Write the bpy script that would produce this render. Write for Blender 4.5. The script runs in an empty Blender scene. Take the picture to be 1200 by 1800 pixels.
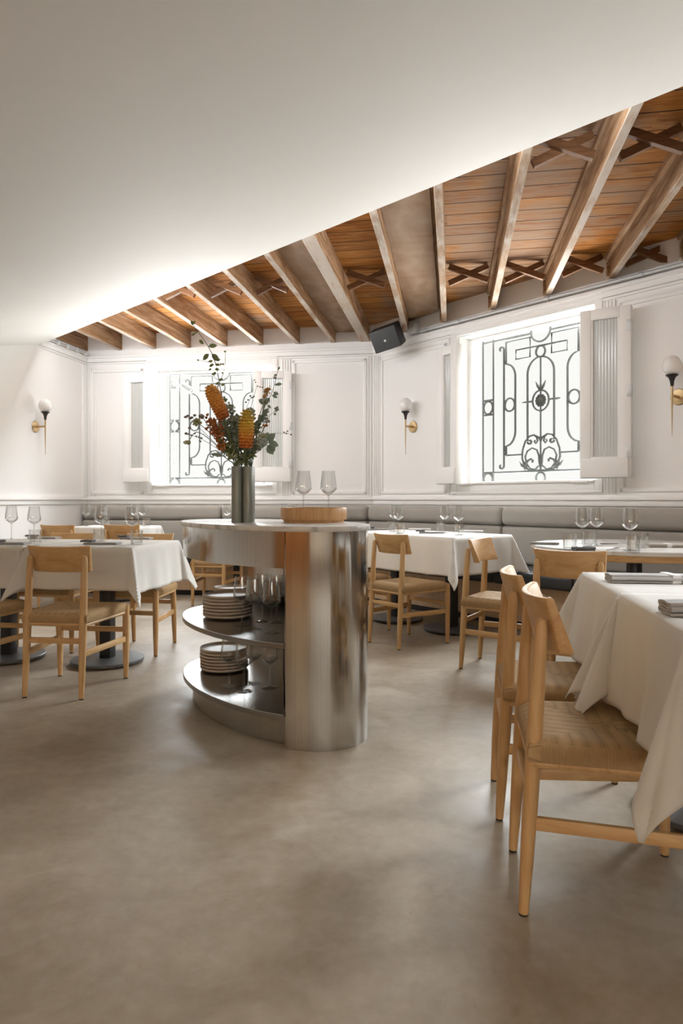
import bpy, bmesh, math, random
from mathutils import Vector, Matrix, Euler
R = math.radians
PI = math.pi
random.seed(7)
S = bpy.context.scene
COL = S.collection

# ------------------------------------------------------------------ camera
H, F, HZ = 1.04, 1200.0, 878.0           # eye height (m), focal length and horizon in the 1200x1800 frame
cam = bpy.data.cameras.new('camera'); cam_o = bpy.data.objects.new('camera', cam); COL.objects.link(cam_o)
cam.sensor_fit = 'HORIZONTAL'; cam.sensor_width = 36; cam.lens = 36
cam.shift_y = -(900 - HZ) / 1200
cam.clip_start = .05; cam.clip_end = 200
cam_o.location = (0, 0, H); cam_o.rotation_euler = (R(90), 0, 0)
S.camera = cam_o

# ------------------------------------------------------------------ world, light, exposure
SKY_HI, SKY_LO, GROUND, REAR = 42.0, 1.15, 48.0, .018   # open sky, pale street fronts near the horizon, sunlit pavement, side behind the camera
w = bpy.data.worlds.new('overcast_sky'); S.world = w; w.use_nodes = True
nt = w.node_tree; nt.nodes.clear()
tc = nt.nodes.new('ShaderNodeTexCoord'); sp = nt.nodes.new('ShaderNodeSeparateXYZ')
nt.links.new(tc.outputs['Generated'], sp.inputs[0])
def wrange(sock, f0, f1, t0, t1):
    n = nt.nodes.new('ShaderNodeMapRange')
    for k, v in zip(('From Min', 'From Max', 'To Min', 'To Max'), (f0, f1, t0, t1)): n.inputs[k].default_value = v
    nt.links.new(sp.outputs[sock], n.inputs['Value']); return n.outputs[0]
def wmath(op, a, b):
    n = nt.nodes.new('ShaderNodeMath'); n.operation = op
    for i, v in enumerate((a, b)):
        if isinstance(v, (int, float)): n.inputs[i].default_value = v
        else: nt.links.new(v, n.inputs[i])
    return n.outputs[0]
up = wrange('Z', .228, .30, 0, 1); dn = wrange('Z', -.10, .0, 1, 0)
rear = wrange('Y', -.2, .5, REAR, 1.0)
side_s = wrange('X', .0, .75, .75, 1.45); side_g = wrange('X', .0, .75, 1.45, .25)
hot = wmath('ADD', wmath('MULTIPLY', wmath('MULTIPLY', up, SKY_HI-SKY_LO), side_s), wmath('MULTIPLY', wmath('MULTIPLY', dn, GROUND-SKY_LO), side_g))
stren = wmath('MULTIPLY', wmath('ADD', hot, SKY_LO), rear)
def wmix(f, a, b):
    n = nt.nodes.new('ShaderNodeMix'); n.data_type = 'RGBA'
    nt.links.new(f, n.inputs['Factor'])
    for k, v in (('A', a), ('B', b)):
        if isinstance(v, tuple): n.inputs[k].default_value = (*v, 1)
        else: nt.links.new(v, n.inputs[k])
    return n.outputs['Result']
colr = wmix(wrange('Y', .4, -.3, 0, 1), wmix(dn, wmix(up, (1, .985, .96), (.91, .96, 1.0)), (.99, .985, .97)), (1.0, .80, .58))
bg = nt.nodes.new('ShaderNodeBackground'); wo = nt.nodes.new('ShaderNodeOutputWorld')
nt.links.new(colr, bg.inputs['Color']); nt.links.new(stren, bg.inputs['Strength'])
nt.links.new(bg.outputs[0], wo.inputs[0])
S.view_settings.view_transform = 'Standard'; S.view_settings.look = 'None'
S.view_settings.exposure = 0.0; S.view_settings.gamma = 1; S.view_settings.use_curve_mapping = False
cy = S.cycles
cy.max_bounces = 14; cy.diffuse_bounces = 7; cy.glossy_bounces = 5; cy.transmission_bounces = 10; cy.transparent_max_bounces = 24
cy.caustics_reflective = False; cy.caustics_refractive = False; cy.sample_clamp_indirect = 6; cy.blur_glossy = .5
cy.use_denoising = True
try: cy.denoiser = 'OPENIMAGEDENOISE'
except Exception: pass

# ------------------------------------------------------------------ plan of the room
def V2(x, y): return Vector((x, y))
NB, DB, PB = V2(.15, .98868), 7.70, V2(.98868, -.15)       # back wall: normal, distance, direction
NR, DR, WR = V2(.765, .644), 5.26, V2(.644, -.765)         # right wall
DJ = V2(.16, .98712)                                       # joists and left wall run this way
PJ = V2(.98712, -.16)
NE, DE = V2(.7049, .7093), 2.911                           # edge of the white ceiling
ZC, ZJ, ZP = 2.70, 2.83, 3.02                              # white ceiling edge, joist underside, plank ceiling
def meet(n1, d1, n2, d2):
    det = n1.x*n2.y - n1.y*n2.x
    return V2((d1*n2.y - n1.y*d2)/det, (n1.x*d2 - d1*n2.x)/det)
def on_wall(n, d, px):
    u = (px-600)/F; Y = d/(n.x*u+n.y); return V2(u*Y, Y)
def on_level(px, py, z):
    Y = (H-z)*F/(py-HZ); return V2((px-600)/F*Y, Y)
CR = meet(NB, DB, NR, DR)
CL = on_wall(NB, DB, 152)
NL = -PJ; DL = NL.dot(CL)

def portal(loc, rz, sx, sy):
    l = bpy.data.lights.new('daylight_portal', 'AREA'); l.shape = 'RECTANGLE'; l.size = sx; l.size_y = sy
    l.cycles.is_portal = True
    o = bpy.data.objects.new('daylight_portal', l); COL.objects.link(o); o.location = loc; o.rotation_euler = rz
    return o
W1T = ((on_wall(NB, DB, 269)-CL).dot(PB), (on_wall(NB, DB, 478)-CL).dot(PB))    # window openings along their walls
W2T = ((on_wall(NR, DR, 805)-CR).dot(WR), (on_wall(NR, DR, 1047)-CR).dot(WR))
WZ = (1.19, 2.655); WZ1 = (1.20, 2.60)
W3T = (4.25, 5.25)      # a third window added along the same wall, out of view, for its light
TH = .36
def face_in(n):    # rotation for a light whose -Z looks along -n (into the room)
    return Vector((-n.x, -n.y, 0)).to_track_quat('-Z', 'Y').to_euler()
for A, D_, N_, T_ in ((CL, PB, NB, W1T), (CR, WR, NR, W2T), (CR, WR, NR, W3T)):
    c = A + D_*(sum(T_)/2) + N_*(TH+.02)
    portal((c.x, c.y, sum(WZ)/2), face_in(N_), T_[1]-T_[0], WZ[1]-WZ[0])

# ------------------------------------------------------------------ mesh helpers
def frame2(d):    # rotation about Z taking +X to d
    return math.atan2(d.y, d.x)
class MB:
    def __init__(self): self.bm = bmesh.new()
    def box(self, c, s, rot=None, bev=0, seg=2, taper=None):
        r = bmesh.ops.create_cube(self.bm, size=1)
        vs = r['verts']
        for v in vs:
            k = 1
            if taper and v.co.z > 0: k = taper
            v.co = Vector((v.co.x*s[0]*k, v.co.y*s[1]*k, v.co.z*s[2]))
        if bev:
            es = list({e for v in vs for e in v.link_edges})
            g = bmesh.ops.bevel(self.bm, geom=vs+es, offset=bev, segments=seg, affect='EDGES', profile=.5)
            vs = list({v for f in g['faces'] for v in f.verts} | {v for v in vs if v.is_valid})
        M = Matrix.Translation(Vector(c))
        if rot is not None:
            M = M @ (rot.to_matrix().to_4x4() if isinstance(rot, Euler) else rot)
        bmesh.ops.transform(self.bm, matrix=M, verts=vs)
        return self
    def prism(self, poly, z0, z1, bev=0, seg=3):
        a = [self.bm.verts.new((p[0], p[1], z0)) for p in poly]
        b = [self.bm.verts.new((p[0], p[1], z1)) for p in poly]
        n = len(poly); fs = [self.bm.faces.new(a[::-1]), self.bm.faces.new(b)]
        for i in range(n): fs.append(self.bm.faces.new((a[i], a[(i+1) % n], b[(i+1) % n], b[i])))
        bmesh.ops.recalc_face_normals(self.bm, faces=fs)
        if bev:
            es = list({e for f in fs for e in f.edges})
            bmesh.ops.bevel(self.bm, geom=es, offset=bev, segments=seg, affect='EDGES', profile=.5)
        return self
    def tube(self, pts, r, seg=10, closed=False, caps=True, flat=1.0):
        pts = [Vector(p) for p in pts]; n = len(pts)
        rr = r if isinstance(r, (list, tuple)) else [r]*n
        rings = []; prev = None
        for i, p in enumerate(pts):
            a = pts[(i-1) % n] if (closed or i > 0) else p
            b = pts[(i+1) % n] if (closed or i < n-1) else p
            t = (b-a).normalized() if (b-a).length > 1e-9 else Vector((0, 0, 1))
            if prev is None:
                up = Vector((0, 0, 1)) if abs(t.z) < .9 else Vector((0, 1, 0))
                x = t.cross(up).normalized()
            else:
                x = (prev - t*prev.dot(t))
                x = x.normalized() if x.length > 1e-6 else t.orthogonal().normalized()
            prev = x; y = t.cross(x)
            rings.append([self.bm.verts.new(p + x*(math.cos(k/seg*2*PI)*rr[i]) + y*(math.sin(k/seg*2*PI)*rr[i]*flat)) for k in range(seg)])
        m = n if closed else n-1
        for i in range(m):
            A, B = rings[i], rings[(i+1) % n]
            for k in range(seg):
                self.bm.faces.new((A[k], A[(k+1) % seg], B[(k+1) % seg], B[k]))
        if caps and not closed:
            self.bm.faces.new(rings[0][::-1]); self.bm.faces.new(rings[-1])
        return self
    def lathe(self, prof, seg=32, M=None, closed=False):
        rings = []
        for r, z in prof:
            if r < 1e-6: rings.append([self.bm.verts.new((0, 0, z))])
            else: rings.append([self.bm.verts.new((math.cos(k/seg*2*PI)*r, math.sin(k/seg*2*PI)*r, z)) for k in range(seg)])
        L = list(zip(rings, rings[1:])) + ([(rings[-1], rings[0])] if closed else [])
        for A, B in L:
            for k in range(seg):
                k2 = (k+1) % seg
                if len(A) == 1 and len(B) == 1: continue
                if len(A) == 1: self.bm.faces.new((A[0], B[k2], B[k]))
                elif len(B) == 1: self.bm.faces.new((A[k], A[k2], B[0]))
                else: self.bm.faces.new((A[k], A[k2], B[k2], B[k]))
        if M is not None:
            bmesh.ops.transform(self.bm, matrix=M, verts=[v for r in rings for v in r])
        return self
    def blob(self, c, s, sub=2, rot=None):
        r = bmesh.ops.create_icosphere(self.bm, subdivisions=sub, radius=1)
        M = Matrix.Translation(Vector(c)) @ (rot.to_matrix().to_4x4() if rot is not None else Matrix()) @ Matrix.Diagonal((s[0], s[1], s[2], 1))
        bmesh.ops.transform(self.bm, matrix=M, verts=r['verts'])
        return self
    def leaf(self, base, dirv, length, width, normal=(0, 0, 1), fold=.15):
        d = Vector(dirv).normalized(); n = Vector(normal)
        s = d.cross(n); s = s.normalized() if s.length > 1e-4 else d.orthogonal().normalized(); n = s.cross(d)
        b = Vector(base); pr = [(0, .02), (.25, .8), (.5, 1), (.75, .7), (1, .03)]
        for off in (.0006, -.0006):
            L, C, Rr = [], [], []
            for t, k in pr:
                c = b + d*(t*length) - n*(t*t*length*.15) + n*off
                C.append(self.bm.verts.new(c - n*(fold*k*width*.5)))
                L.append(self.bm.verts.new(c + s*(k*width/2))); Rr.append(self.bm.verts.new(c - s*(k*width/2)))
            for i in range(4):
                f1 = (L[i], C[i], C[i+1], L[i+1]); f2 = (C[i], Rr[i], Rr[i+1], C[i+1])
                if off < 0: f1, f2 = f1[::-1], f2[::-1]
                self.bm.faces.new(f1); self.bm.faces.new(f2)
        return self
    def build(self, name, mat, parent=None, smooth=True, angle=35, kind=None):
        me = bpy.data.meshes.new(name)
        bmesh.ops.recalc_face_normals(self.bm, faces=self.bm.faces[:])
        self.bm.to_mesh(me); self.bm.free()
        o = bpy.data.objects.new(name, me); COL.objects.link(o)
        if mat is not None: me.materials.append(mat)
        if smooth:
            for p in me.polygons: p.use_smooth = True
            try: me.set_sharp_from_angle(angle=R(angle))
            except Exception: pass
        if parent is not None: o.parent = parent
        if kind: o['kind'] = kind
        return o
def empty(name, loc=(0, 0, 0), rz=0):
    o = bpy.data.objects.new(name, None); COL.objects.link(o); o.location = loc; o.rotation_euler = (0, 0, rz)
    o.empty_display_size = .1
    return o
def tag(o, label, cat, group=None):
    o['label'] = label; o['category'] = cat
    if group: o['group'] = group
    elif 'group' in o.keys(): del o['group']
    return o
def thing(name, label, cat, loc=(0, 0, 0), rz=0, group=None):
    return tag(empty(name, loc, rz), label, cat, group)
def dup(o, parent=None):
    c = o.copy(); COL.objects.link(c); c.parent = parent
    for ch in list(o.children): dup(ch, c)
    return c
class Kind:    # first use places the prototype itself, later ones copy it with its parts
    def __init__(self, root): self.root = root; self.used = False
    def place(self, loc, rz, label, cat, group=None, scale=None):
        o = self.root if not self.used else dup(self.root)
        self.used = True
        o.location = loc; o.rotation_euler = (0, 0, rz)
        if scale: o.scale = scale
        return tag(o, label, cat, group)

# ------------------------------------------------------------------ materials
def mat(name, col, rough=.5, metal=0, spec=.5, **kw):
    m = bpy.data.materials.new(name); m.use_nodes = True
    b = m.node_tree.nodes['Principled BSDF']
    b.inputs['Base Color'].default_value = (*col, 1); b.inputs['Roughness'].default_value = rough
    b.inputs['Metallic'].default_value = metal; b.inputs['Specular IOR Level'].default_value = spec
    for k, v in kw.items(): b.inputs[k].default_value = v
    return m
def N(m, t, **kw):
    n = m.node_tree.nodes.new(t)
    for k, v in kw.items(): setattr(n, k, v)
    return n
def L(m, a, b): m.node_tree.links.new(a, b)
def coords(m, scale=(1, 1, 1), out='Object', rot=(0, 0, 0)):
    t = N(m, 'ShaderNodeTexCoord'); mp = N(m, 'ShaderNodeMapping')
    mp.inputs['Scale'].default_value = scale; mp.inputs['Rotation'].default_value = rot
    L(m, t.outputs[out], mp.inputs[0]); return mp.outputs[0]
def noise(m, vec, scale=5, detail=4, rough=.55, dist=0):
    n = N(m, 'ShaderNodeTexNoise'); n.inputs['Scale'].default_value = scale; n.inputs['Detail'].default_value = detail
    n.inputs['Roughness'].default_value = rough; n.inputs['Distortion'].default_value = dist
    L(m, vec, n.inputs['Vector']); return n.outputs['Fac']
def ramp(m, fac, stops):
    r = N(m, 'ShaderNodeValToRGB'); e = r.color_ramp.elements
    while len(e) < len(stops): e.new(.5)
    for i, (p, c) in enumerate(stops): e[i].position = p; e[i].color = (*c, 1) if len(c) == 3 else c
    L(m, fac, r.inputs[0]); return r.outputs[0]
def bump(m, h, strength=.2, dist=.01):
    b = N(m, 'ShaderNodeBump'); b.inputs['Strength'].default_value = strength; b.inputs['Distance'].default_value = dist
    L(m, h, b.inputs['Height']); L(m, b.outputs[0], bsdf(m).inputs['Normal']); return b
def bsdf(m): return m.node_tree.nodes['Principled BSDF']
def math_(m, op, a, b=None, c=None):
    n = N(m, 'ShaderNodeMath', operation=op)
    for i, v in enumerate((a, b, c)):
        if v is None: continue
        if isinstance(v, (int, float)): n.inputs[i].default_value = v
        else: L(m, v, n.inputs[i])
    return n.outputs[0]
def mixc(m, fac, a, b, blend='MIX'):
    n = N(m, 'ShaderNodeMix', data_type='RGBA', blend_type=blend)
    for k, v in (('Factor', fac), ('A', a), ('B', b)):
        if isinstance(v, (int, float)): n.inputs[k].default_value = v
        elif isinstance(v, tuple): n.inputs[k].default_value = (*v, 1)
        else: L(m, v, n.inputs[k])
    return n.outputs['Result']

def plaster(name, col, amt=.03):
    m = mat(name, col, .75, spec=.25)
    n = noise(m, coords(m, (1, 1, 1)), 2.2, 5)
    c = ramp(m, n, [(.3, tuple(x*(1-amt) for x in col)), (.7, col)])
    L(m, c, bsdf(m).inputs['Base Color'])
    return m
M_WALL = plaster('white_wall_paint', (.88, .875, .865), .02)
M_TAUPE = plaster('taupe_wall_paint', (.36, .27, .18), .05)
M_CEIL = plaster('white_ceiling_plaster', (.82, .815, .79), .02)
M_TRIM = mat('white_trim_paint', (.88, .875, .865), .45, spec=.35)

def concrete():
    m = mat('polished_concrete', (.4, .35, .3), .35, spec=.5)
    v = coords(m)
    a = noise(m, v, .7, 6, .6, .6); b = noise(m, v, 3.2, 8, .62, .8); c = noise(m, v, 22, 6, .6)
    s = math_(m, 'ADD', math_(m, 'MULTIPLY', a, .55), math_(m, 'MULTIPLY', b, .45))
    col = ramp(m, s, [(.36, (.19, .14, .083)), (.46, (.275, .217, .148)), (.55, (.355, .295, .22)), (.65, (.46, .40, .32))])
    col = mixc(m, .12, col, ramp(m, c, [(.35, (.3, .26, .21)), (.65, (.6, .56, .5))]))
    vo = N(m, 'ShaderNodeTexVoronoi', feature='DISTANCE_TO_EDGE'); vo.inputs['Scale'].default_value = .9
    wv = N(m, 'ShaderNodeVectorMath', operation='ADD'); nn = N(m, 'ShaderNodeTexNoise'); nn.inputs['Scale'].default_value = 2.5; nn.inputs['Detail'].default_value = 8
    L(m, v, nn.inputs['Vector']); L(m, v, wv.inputs[0]); L(m, nn.outputs['Color'], wv.inputs[1]); L(m, wv.outputs[0], vo.inputs['Vector'])
    crack = ramp(m, vo.outputs['Distance'], [(0, (1, 1, 1)), (.006, (0, 0, 0))])
    col = mixc(m, math_(m, 'MULTIPLY', math_(m, 'MULTIPLY', crack, ramp(m, a, [(.45, (0, 0, 0)), (.62, (1, 1, 1))])), .28), col, (.22, .18, .14))
    sp_ = noise(m, v, 38, 2); spk = ramp(m, sp_, [(.75, (0, 0, 0)), (.775, (1, 1, 1))])
    col = mixc(m, math_(m, 'MULTIPLY', spk, .45), col, (.17, .13, .1))
    L(m, col, bsdf(m).inputs['Base Color'])
    L(m, ramp(m, b, [(.3, (.40,)*3), (.7, (.62,)*3)]), bsdf(m).inputs['Roughness'])
    bump(m, s, .06, .02)
    return m
M_FLOOR = concrete()

def wood(name, tones, axis='z', scale=1.0, rough=.45, ring=.5, spec=.4, island=.0):
    m = mat(name, tones[1], rough, spec=spec)
    st = {'x': (1.2, 14, 14), 'y': (14, 1.2, 14), 'z': (14, 14, 1.2)}[axis]
    v = coords(m, tuple(s*scale for s in st))
    if island:
        oi = N(m, 'ShaderNodeObjectInfo'); ad = N(m, 'ShaderNodeVectorMath', operation='MULTIPLY_ADD')
        ad.inputs[1].default_value = (1, 1, 1); L(m, v, ad.inputs[0])
        cm = N(m, 'ShaderNodeCombineXYZ')
        for k in range(3): L(m, math_(m, 'MULTIPLY', oi.outputs['Random'], 37.0+11*k), cm.inputs[k])
        L(m, cm.outputs[0], ad.inputs[2]); v = ad.outputs[0]
    a = noise(m, v, 1.6, 5, .6, 1.2); b = noise(m, v, 9, 3, .6)
    s = math_(m, 'ADD', math_(m, 'MULTIPLY', a, .75), math_(m, 'MULTIPLY', b, .25))
    col = ramp(m, s, [(.32, tones[0]), (.5, tones[1]), (.68, tones[2])])
    if island:
        hv = N(m, 'ShaderNodeHueSaturation'); L(m, col, hv.inputs['Color'])
        L(m, math_(m, 'ADD', math_(m, 'MULTIPLY', oi.outputs['Random'], island), 1-island/2), hv.inputs['Value'])
        col = hv.outputs[0]
    L(m, col, bsdf(m).inputs['Base Color'])
    bump(m, b, .08, .004)
    return m
OAK = [(.44, .25, .10), (.54, .33, .145), (.61, .40, .195)]
M_OAK = {a: wood('oiled_oak_grain_'+a, OAK, a) for a in 'xyz'}
M_OAKP = wood('pale_oak_panel', [(.50, .34, .21), (.58, .41, .265), (.64, .47, .32)], 'z', .8)
M_TRAY = wood('turned_oak', [(.40, .21, .085), (.52, .30, .135), (.60, .37, .18)], 'z', 1.4)
M_JOIST = wood('weathered_joist', [(.17, .085, .04), (.335, .20, .11), (.50, .36, .245)], 'y', .7, .85, spec=.06, island=.35)
def whitewash(m):
    b = bsdf(m); src = b.inputs['Base Color'].links[0].from_socket
    t = N(m, 'ShaderNodeTexCoord'); s_ = N(m, 'ShaderNodeSeparateXYZ'); L(m, t.outputs['Object'], s_.inputs[0])
    under = math_(m, 'LESS_THAN', s_.outputs['Z'], .003)
    n = noise(m, coords(m, (6, 1.5, 6)), 1.5, 6, .65); oi = N(m, 'ShaderNodeObjectInfo')
    f = math_(m, 'MULTIPLY', under, ramp(m, math_(m, 'ADD', n, math_(m, 'MULTIPLY', math_(m, 'SUBTRACT', oi.outputs['Random'], .5), .2)), [(.36, (.15,)*3), (.56, (.85,)*3)]))
    L(m, mixc(m, f, src, (.50, .45, .40)), b.inputs['Base Color'])
whitewash(M_JOIST)
M_BRACE = wood('brown_brace', [(.10, .045, .02), (.17, .08, .036), (.25, .125, .06)], 'x', 1, .7, spec=.2, island=.3)
M_PLY = mat('plywood', (.3, .2, .12), .7, spec=.2)
def ply(m):
    v = coords(m, (1, 1, 1), 'Object')
    a = noise(m, v, 1.5, 3, .5, 2.5)
    wv = N(m, 'ShaderNodeTexWave', wave_type='BANDS', bands_direction='X'); wv.inputs['Scale'].default_value = 1.3
    wv.inputs['Distortion'].default_value = 6; wv.inputs['Detail'].default_value = 2; wv.inputs['Detail Scale'].default_value = 1.6
    L(m, v, wv.inputs['Vector'])
    c = ramp(m, wv.outputs['Fac'], [(.1, (.21, .12, .065)), (.45, (.275, .175, .105)), (.8, (.29, .19, .12)), (.97, (.34, .235, .16))])
    c = mixc(m, .4, c, ramp(m, a, [(.35, (.24, .14, .07)), (.65, (.36, .27, .2))]))
    L(m, c, bsdf(m).inputs['Base Color'])
ply(M_PLY)

def planks():
    m = mat('reclaimed_planks', (.35, .18, .08), .9, spec=.04)
    v0 = coords(m, rot=(0, 0, 0))
    # object space: x across the boards, y along them
    sx = N(m, 'ShaderNodeSeparateXYZ'); L(m, v0, sx.inputs[0])
    pw = .185
    q = math_(m, 'DIVIDE', sx.outputs['X'], pw); idx = math_(m, 'FLOOR', q); fr = math_(m, 'FRACT', q)
    # joints along the length
    off = math_(m, 'MULTIPLY', idx, .73)
    seg = math_(m, 'FLOOR', math_(m, 'ADD', math_(m, 'DIVIDE', sx.outputs['Y'], 1.75), off))
    wn = N(m, 'ShaderNodeTexWhiteNoise', noise_dimensions='2D'); cb = N(m, 'ShaderNodeCombineXYZ')
    L(m, idx, cb.inputs[0]); L(m, seg, cb.inputs[1]); L(m, cb.outputs[0], wn.inputs['Vector'])
    base = ramp(m, wn.outputs['Value'], [(0, (.28, .09, .018)), (.25, (.43, .17, .035)), (.45, (.25, .11, .035)), (.62, (.50, .225, .06)), (.78, (.28, .16, .075)), (1, (.20, .065, .014))])
    ad = N(m, 'ShaderNodeCombineXYZ')
    L(m, math_(m, 'MULTIPLY', sx.outputs['X'], 26), ad.inputs[0]); L(m, math_(m, 'MULTIPLY', sx.outputs['Y'], 2.0), ad.inputs[1])
    L(m, math_(m, 'MULTIPLY', wn.outputs['Value'], 31), ad.inputs[2])
    g = noise(m, ad.outputs[0], 1.3, 6, .65, 1.3)
    col = mixc(m, .6, base, ramp(m, g, [(.3, (.08, .028, .008)), (.5, (.37, .15, .042)), (.7, (.52, .28, .11))]), 'MIX')
    # greyed whitewashed patches
    pz = noise(m, v0, 1.1, 4, .6, .5)
    dy_ = math_(m, 'DIVIDE', math_(m, 'ADD', sx.outputs['Y'], .35), .55)      # greyest in the middle bays
    pz = math_(m, 'ADD', pz, math_(m, 'SUBTRACT', math_(m, 'MULTIPLY', math_(m, 'POWER', 2.718, math_(m, 'MULTIPLY', math_(m, 'MULTIPLY', dy_, dy_), -1.0)), .17), .05))
    patch = math_(m, 'MULTIPLY', ramp(m, pz, [(.47, (0, 0, 0)), (.62, (1, 1, 1))]), ramp(m, g, [(.35, (.25,)*3), (.6, (.85,)*3)]))
    col = mixc(m, patch, col, (.24, .185, .145))
    gap = ramp(m, math_(m, 'ABSOLUTE', math_(m, 'SUBTRACT', fr, .5)), [(.465, (0, 0, 0)), (.485, (1, 1, 1))])
    col = mixc(m, gap, col, (.03, .018, .012))
    L(m, col, bsdf(m).inputs['Base Color'])
    bump(m, math_(m, 'SUBTRACT', math_(m, 'MULTIPLY', g, .25), gap), .5, .008)
    return m
M_PLANK = planks()

def cord():
    m = mat('paper_cord', (.42, .27, .12), .75, spec=.2)
    t = N(m, 'ShaderNodeTexCoord'); s = N(m, 'ShaderNodeSeparateXYZ'); L(m, t.outputs['Object'], s.inputs[0])
    x, y = s.outputs['X'], s.outputs['Y']
    ax = math_(m, 'DIVIDE', math_(m, 'ABSOLUTE', x), .205); ay = math_(m, 'DIVIDE', math_(m, 'ABSOLUTE', y), .215)
    jag = math_(m, 'MULTIPLY', math_(m, 'SUBTRACT', math_(m, 'FRACT', math_(m, 'DIVIDE', math_(m, 'ADD', x, y), .036)), .5), .16)
    sel = math_(m, 'GREATER_THAN', math_(m, 'ADD', ay, jag), ax)
    def strand(c): return math_(m, 'ABSOLUTE', math_(m, 'SINE', math_(m, 'MULTIPLY', c, PI/.0042)))
    def band(c): return math_(m, 'FRACT', math_(m, 'DIVIDE', c, .036))
    sx_, sy_ = strand(x), strand(y)
    h = N(m, 'ShaderNodeMix'); L(m, sel, h.inputs['Factor']); L(m, sy_, h.inputs['A']); L(m, sx_, h.inputs['B'])
    bd = N(m, 'ShaderNodeMix'); L(m, sel, bd.inputs['Factor']); L(m, band(y), bd.inputs['A']); L(m, band(x), bd.inputs['B'])
    hh = h.outputs['Result']
    c = ramp(m, hh, [(.0, (.17, .095, .04)), (.35, (.36, .225, .105)), (1, (.46, .305, .155))])
    g = ramp(m, bd.outputs['Result'], [(0, (.68,)*3), (.08, (.95,)*3), (.6, (1, 1, 1)), (1, (.9,)*3)])
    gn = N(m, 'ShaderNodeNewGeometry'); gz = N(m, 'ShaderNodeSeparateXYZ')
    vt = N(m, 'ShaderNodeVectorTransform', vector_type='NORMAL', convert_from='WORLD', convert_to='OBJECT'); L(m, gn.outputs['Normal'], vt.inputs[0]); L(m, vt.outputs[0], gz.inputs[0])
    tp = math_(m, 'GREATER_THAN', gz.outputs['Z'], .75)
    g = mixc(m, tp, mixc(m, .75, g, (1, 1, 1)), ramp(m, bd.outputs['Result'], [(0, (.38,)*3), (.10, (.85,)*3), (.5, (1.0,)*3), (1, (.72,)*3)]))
    edge = ramp(m, math_(m, 'ABSOLUTE', math_(m, 'SUBTRACT', math_(m, 'ADD', ay, jag), ax)), [(0, (.5,)*3), (.05, (1, 1, 1))])
    c = mixc(m, 1.0, c, g, 'MULTIPLY'); c = mixc(m, 1.0, c, edge, 'MULTIPLY')
    n = noise(m, t.outputs['Object'], 30, 3)
    c = mixc(m, .25, c, ramp(m, n, [(.3, (.30, .18, .07)), (.7, (.5, .34, .17))]))
    L(m, c, bsdf(m).inputs['Base Color'])
    bump(m, hh, .6, .002)
    return m
M_CORD = cord()

def linen(name, col, trans=.2, weave=900, wrinkle=.15):
    m = mat(name, col, .85, spec=.15)
    v = coords(m)
    n = noise(m, v, 6, 4, .6); f = noise(m, v, 220, 2)
    L(m, ramp(m, n, [(.3, tuple(c*.94 for c in col)), (.7, col)]), bsdf(m).inputs['Base Color'])
    s = math_(m, 'ADD', math_(m, 'MULTIPLY', n, 1.0), math_(m, 'MULTIPLY', f, .06))
    bump(m, s, wrinkle, .02)
    if trans:
        tr = N(m, 'ShaderNodeBsdfTranslucent'); tr.inputs['Color'].default_value = (*col, 1)
        mxs = N(m, 'ShaderNodeMixShader'); mxs.inputs[0].default_value = trans
        L(m, bsdf(m).outputs[0], mxs.inputs[1]); L(m, tr.outputs[0], mxs.inputs[2])
        L(m, mxs.outputs[0], m.node_tree.nodes['Material Output'].inputs[0])
    return m
M_CLOTH = linen('white_tablecloth_linen', (.89, .875, .84), .3, wrinkle=.25)
M_NAPKIN = linen('grey_napkin_linen', (.42, .41, .40), 0)
M_NAPKIN_D = linen('charcoal_napkin_linen', (.16, .16, .165), 0)
M_PAPER = linen('white_paper', (.82, .82, .83), 0, wrinkle=.05)
M_UPH = linen('grey_upholstery', (.385, .36, .325), 0, wrinkle=.08)
M_LEATHER = mat('dark_leather', (.035, .038, .042), .42, spec=.5)

def steel(name, vertical=True, base=(.60, .585, .56), rough=.13):
    m = mat(name, base, rough, 1.0)
    v = coords(m, (38, 38, .35) if vertical else (3, 60, 60))
    a = noise(m, v, 1.0, 4, .6, .4)
    v2 = coords(m, (420, 420, 1.2) if vertical else (6, 500, 500))
    b = noise(m, v2, 1.0, 2)
    big = noise(m, coords(m, (5, 5, .5) if vertical else (2, 8, 8)), 1.0, 2)
    L(m, ramp(m, b, [(.3, tuple(c*.86 for c in base)), (.7, tuple(min(1, c*1.08) for c in base))]), bsdf(m).inputs['Base Color'])
    L(m, ramp(m, a, [(.3, (rough*.8,)*3), (.7, (rough*1.35,)*3)]), bsdf(m).inputs['Roughness'])
    bump(m, math_(m, 'ADD', math_(m, 'MULTIPLY', a, .25), big), .05, .02)
    bsdf(m).inputs['Anisotropic'].default_value = .0
    return m
M_STEEL = steel('brushed_steel_upright')
M_SHELF = mat('satin_steel_shelf', (.40, .395, .385), .26, 1)

def marble():
    m = mat('grey_veined_marble', (.8, .8, .79), .22, spec=.5)
    v = coords(m)
    wv = N(m, 'ShaderNodeTexWave', wave_type='BANDS', bands_direction='DIAGONAL'); wv.inputs['Scale'].default_value = 2.2
    wv.inputs['Distortion'].default_value = 14; wv.inputs['Detail'].default_value = 6; wv.inputs['Detail Scale'].default_value = 1.4
    L(m, v, wv.inputs['Vector'])
    c = ramp(m, wv.outputs['Fac'], [(0, (.40, .40, .39)), (.08, (.58, .58, .57)), (.3, (.74, .735, .72)), (1, (.80, .795, .78))])
    c = mixc(m, .3, c, ramp(m, noise(m, v, 5, 6, .6, 1), [(.35, (.55, .55, .54)), (.6, (.82, .82, .81))]))
    L(m, c, bsdf(m).inputs['Base Color']); return m
M_MARBLE = marble()

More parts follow.
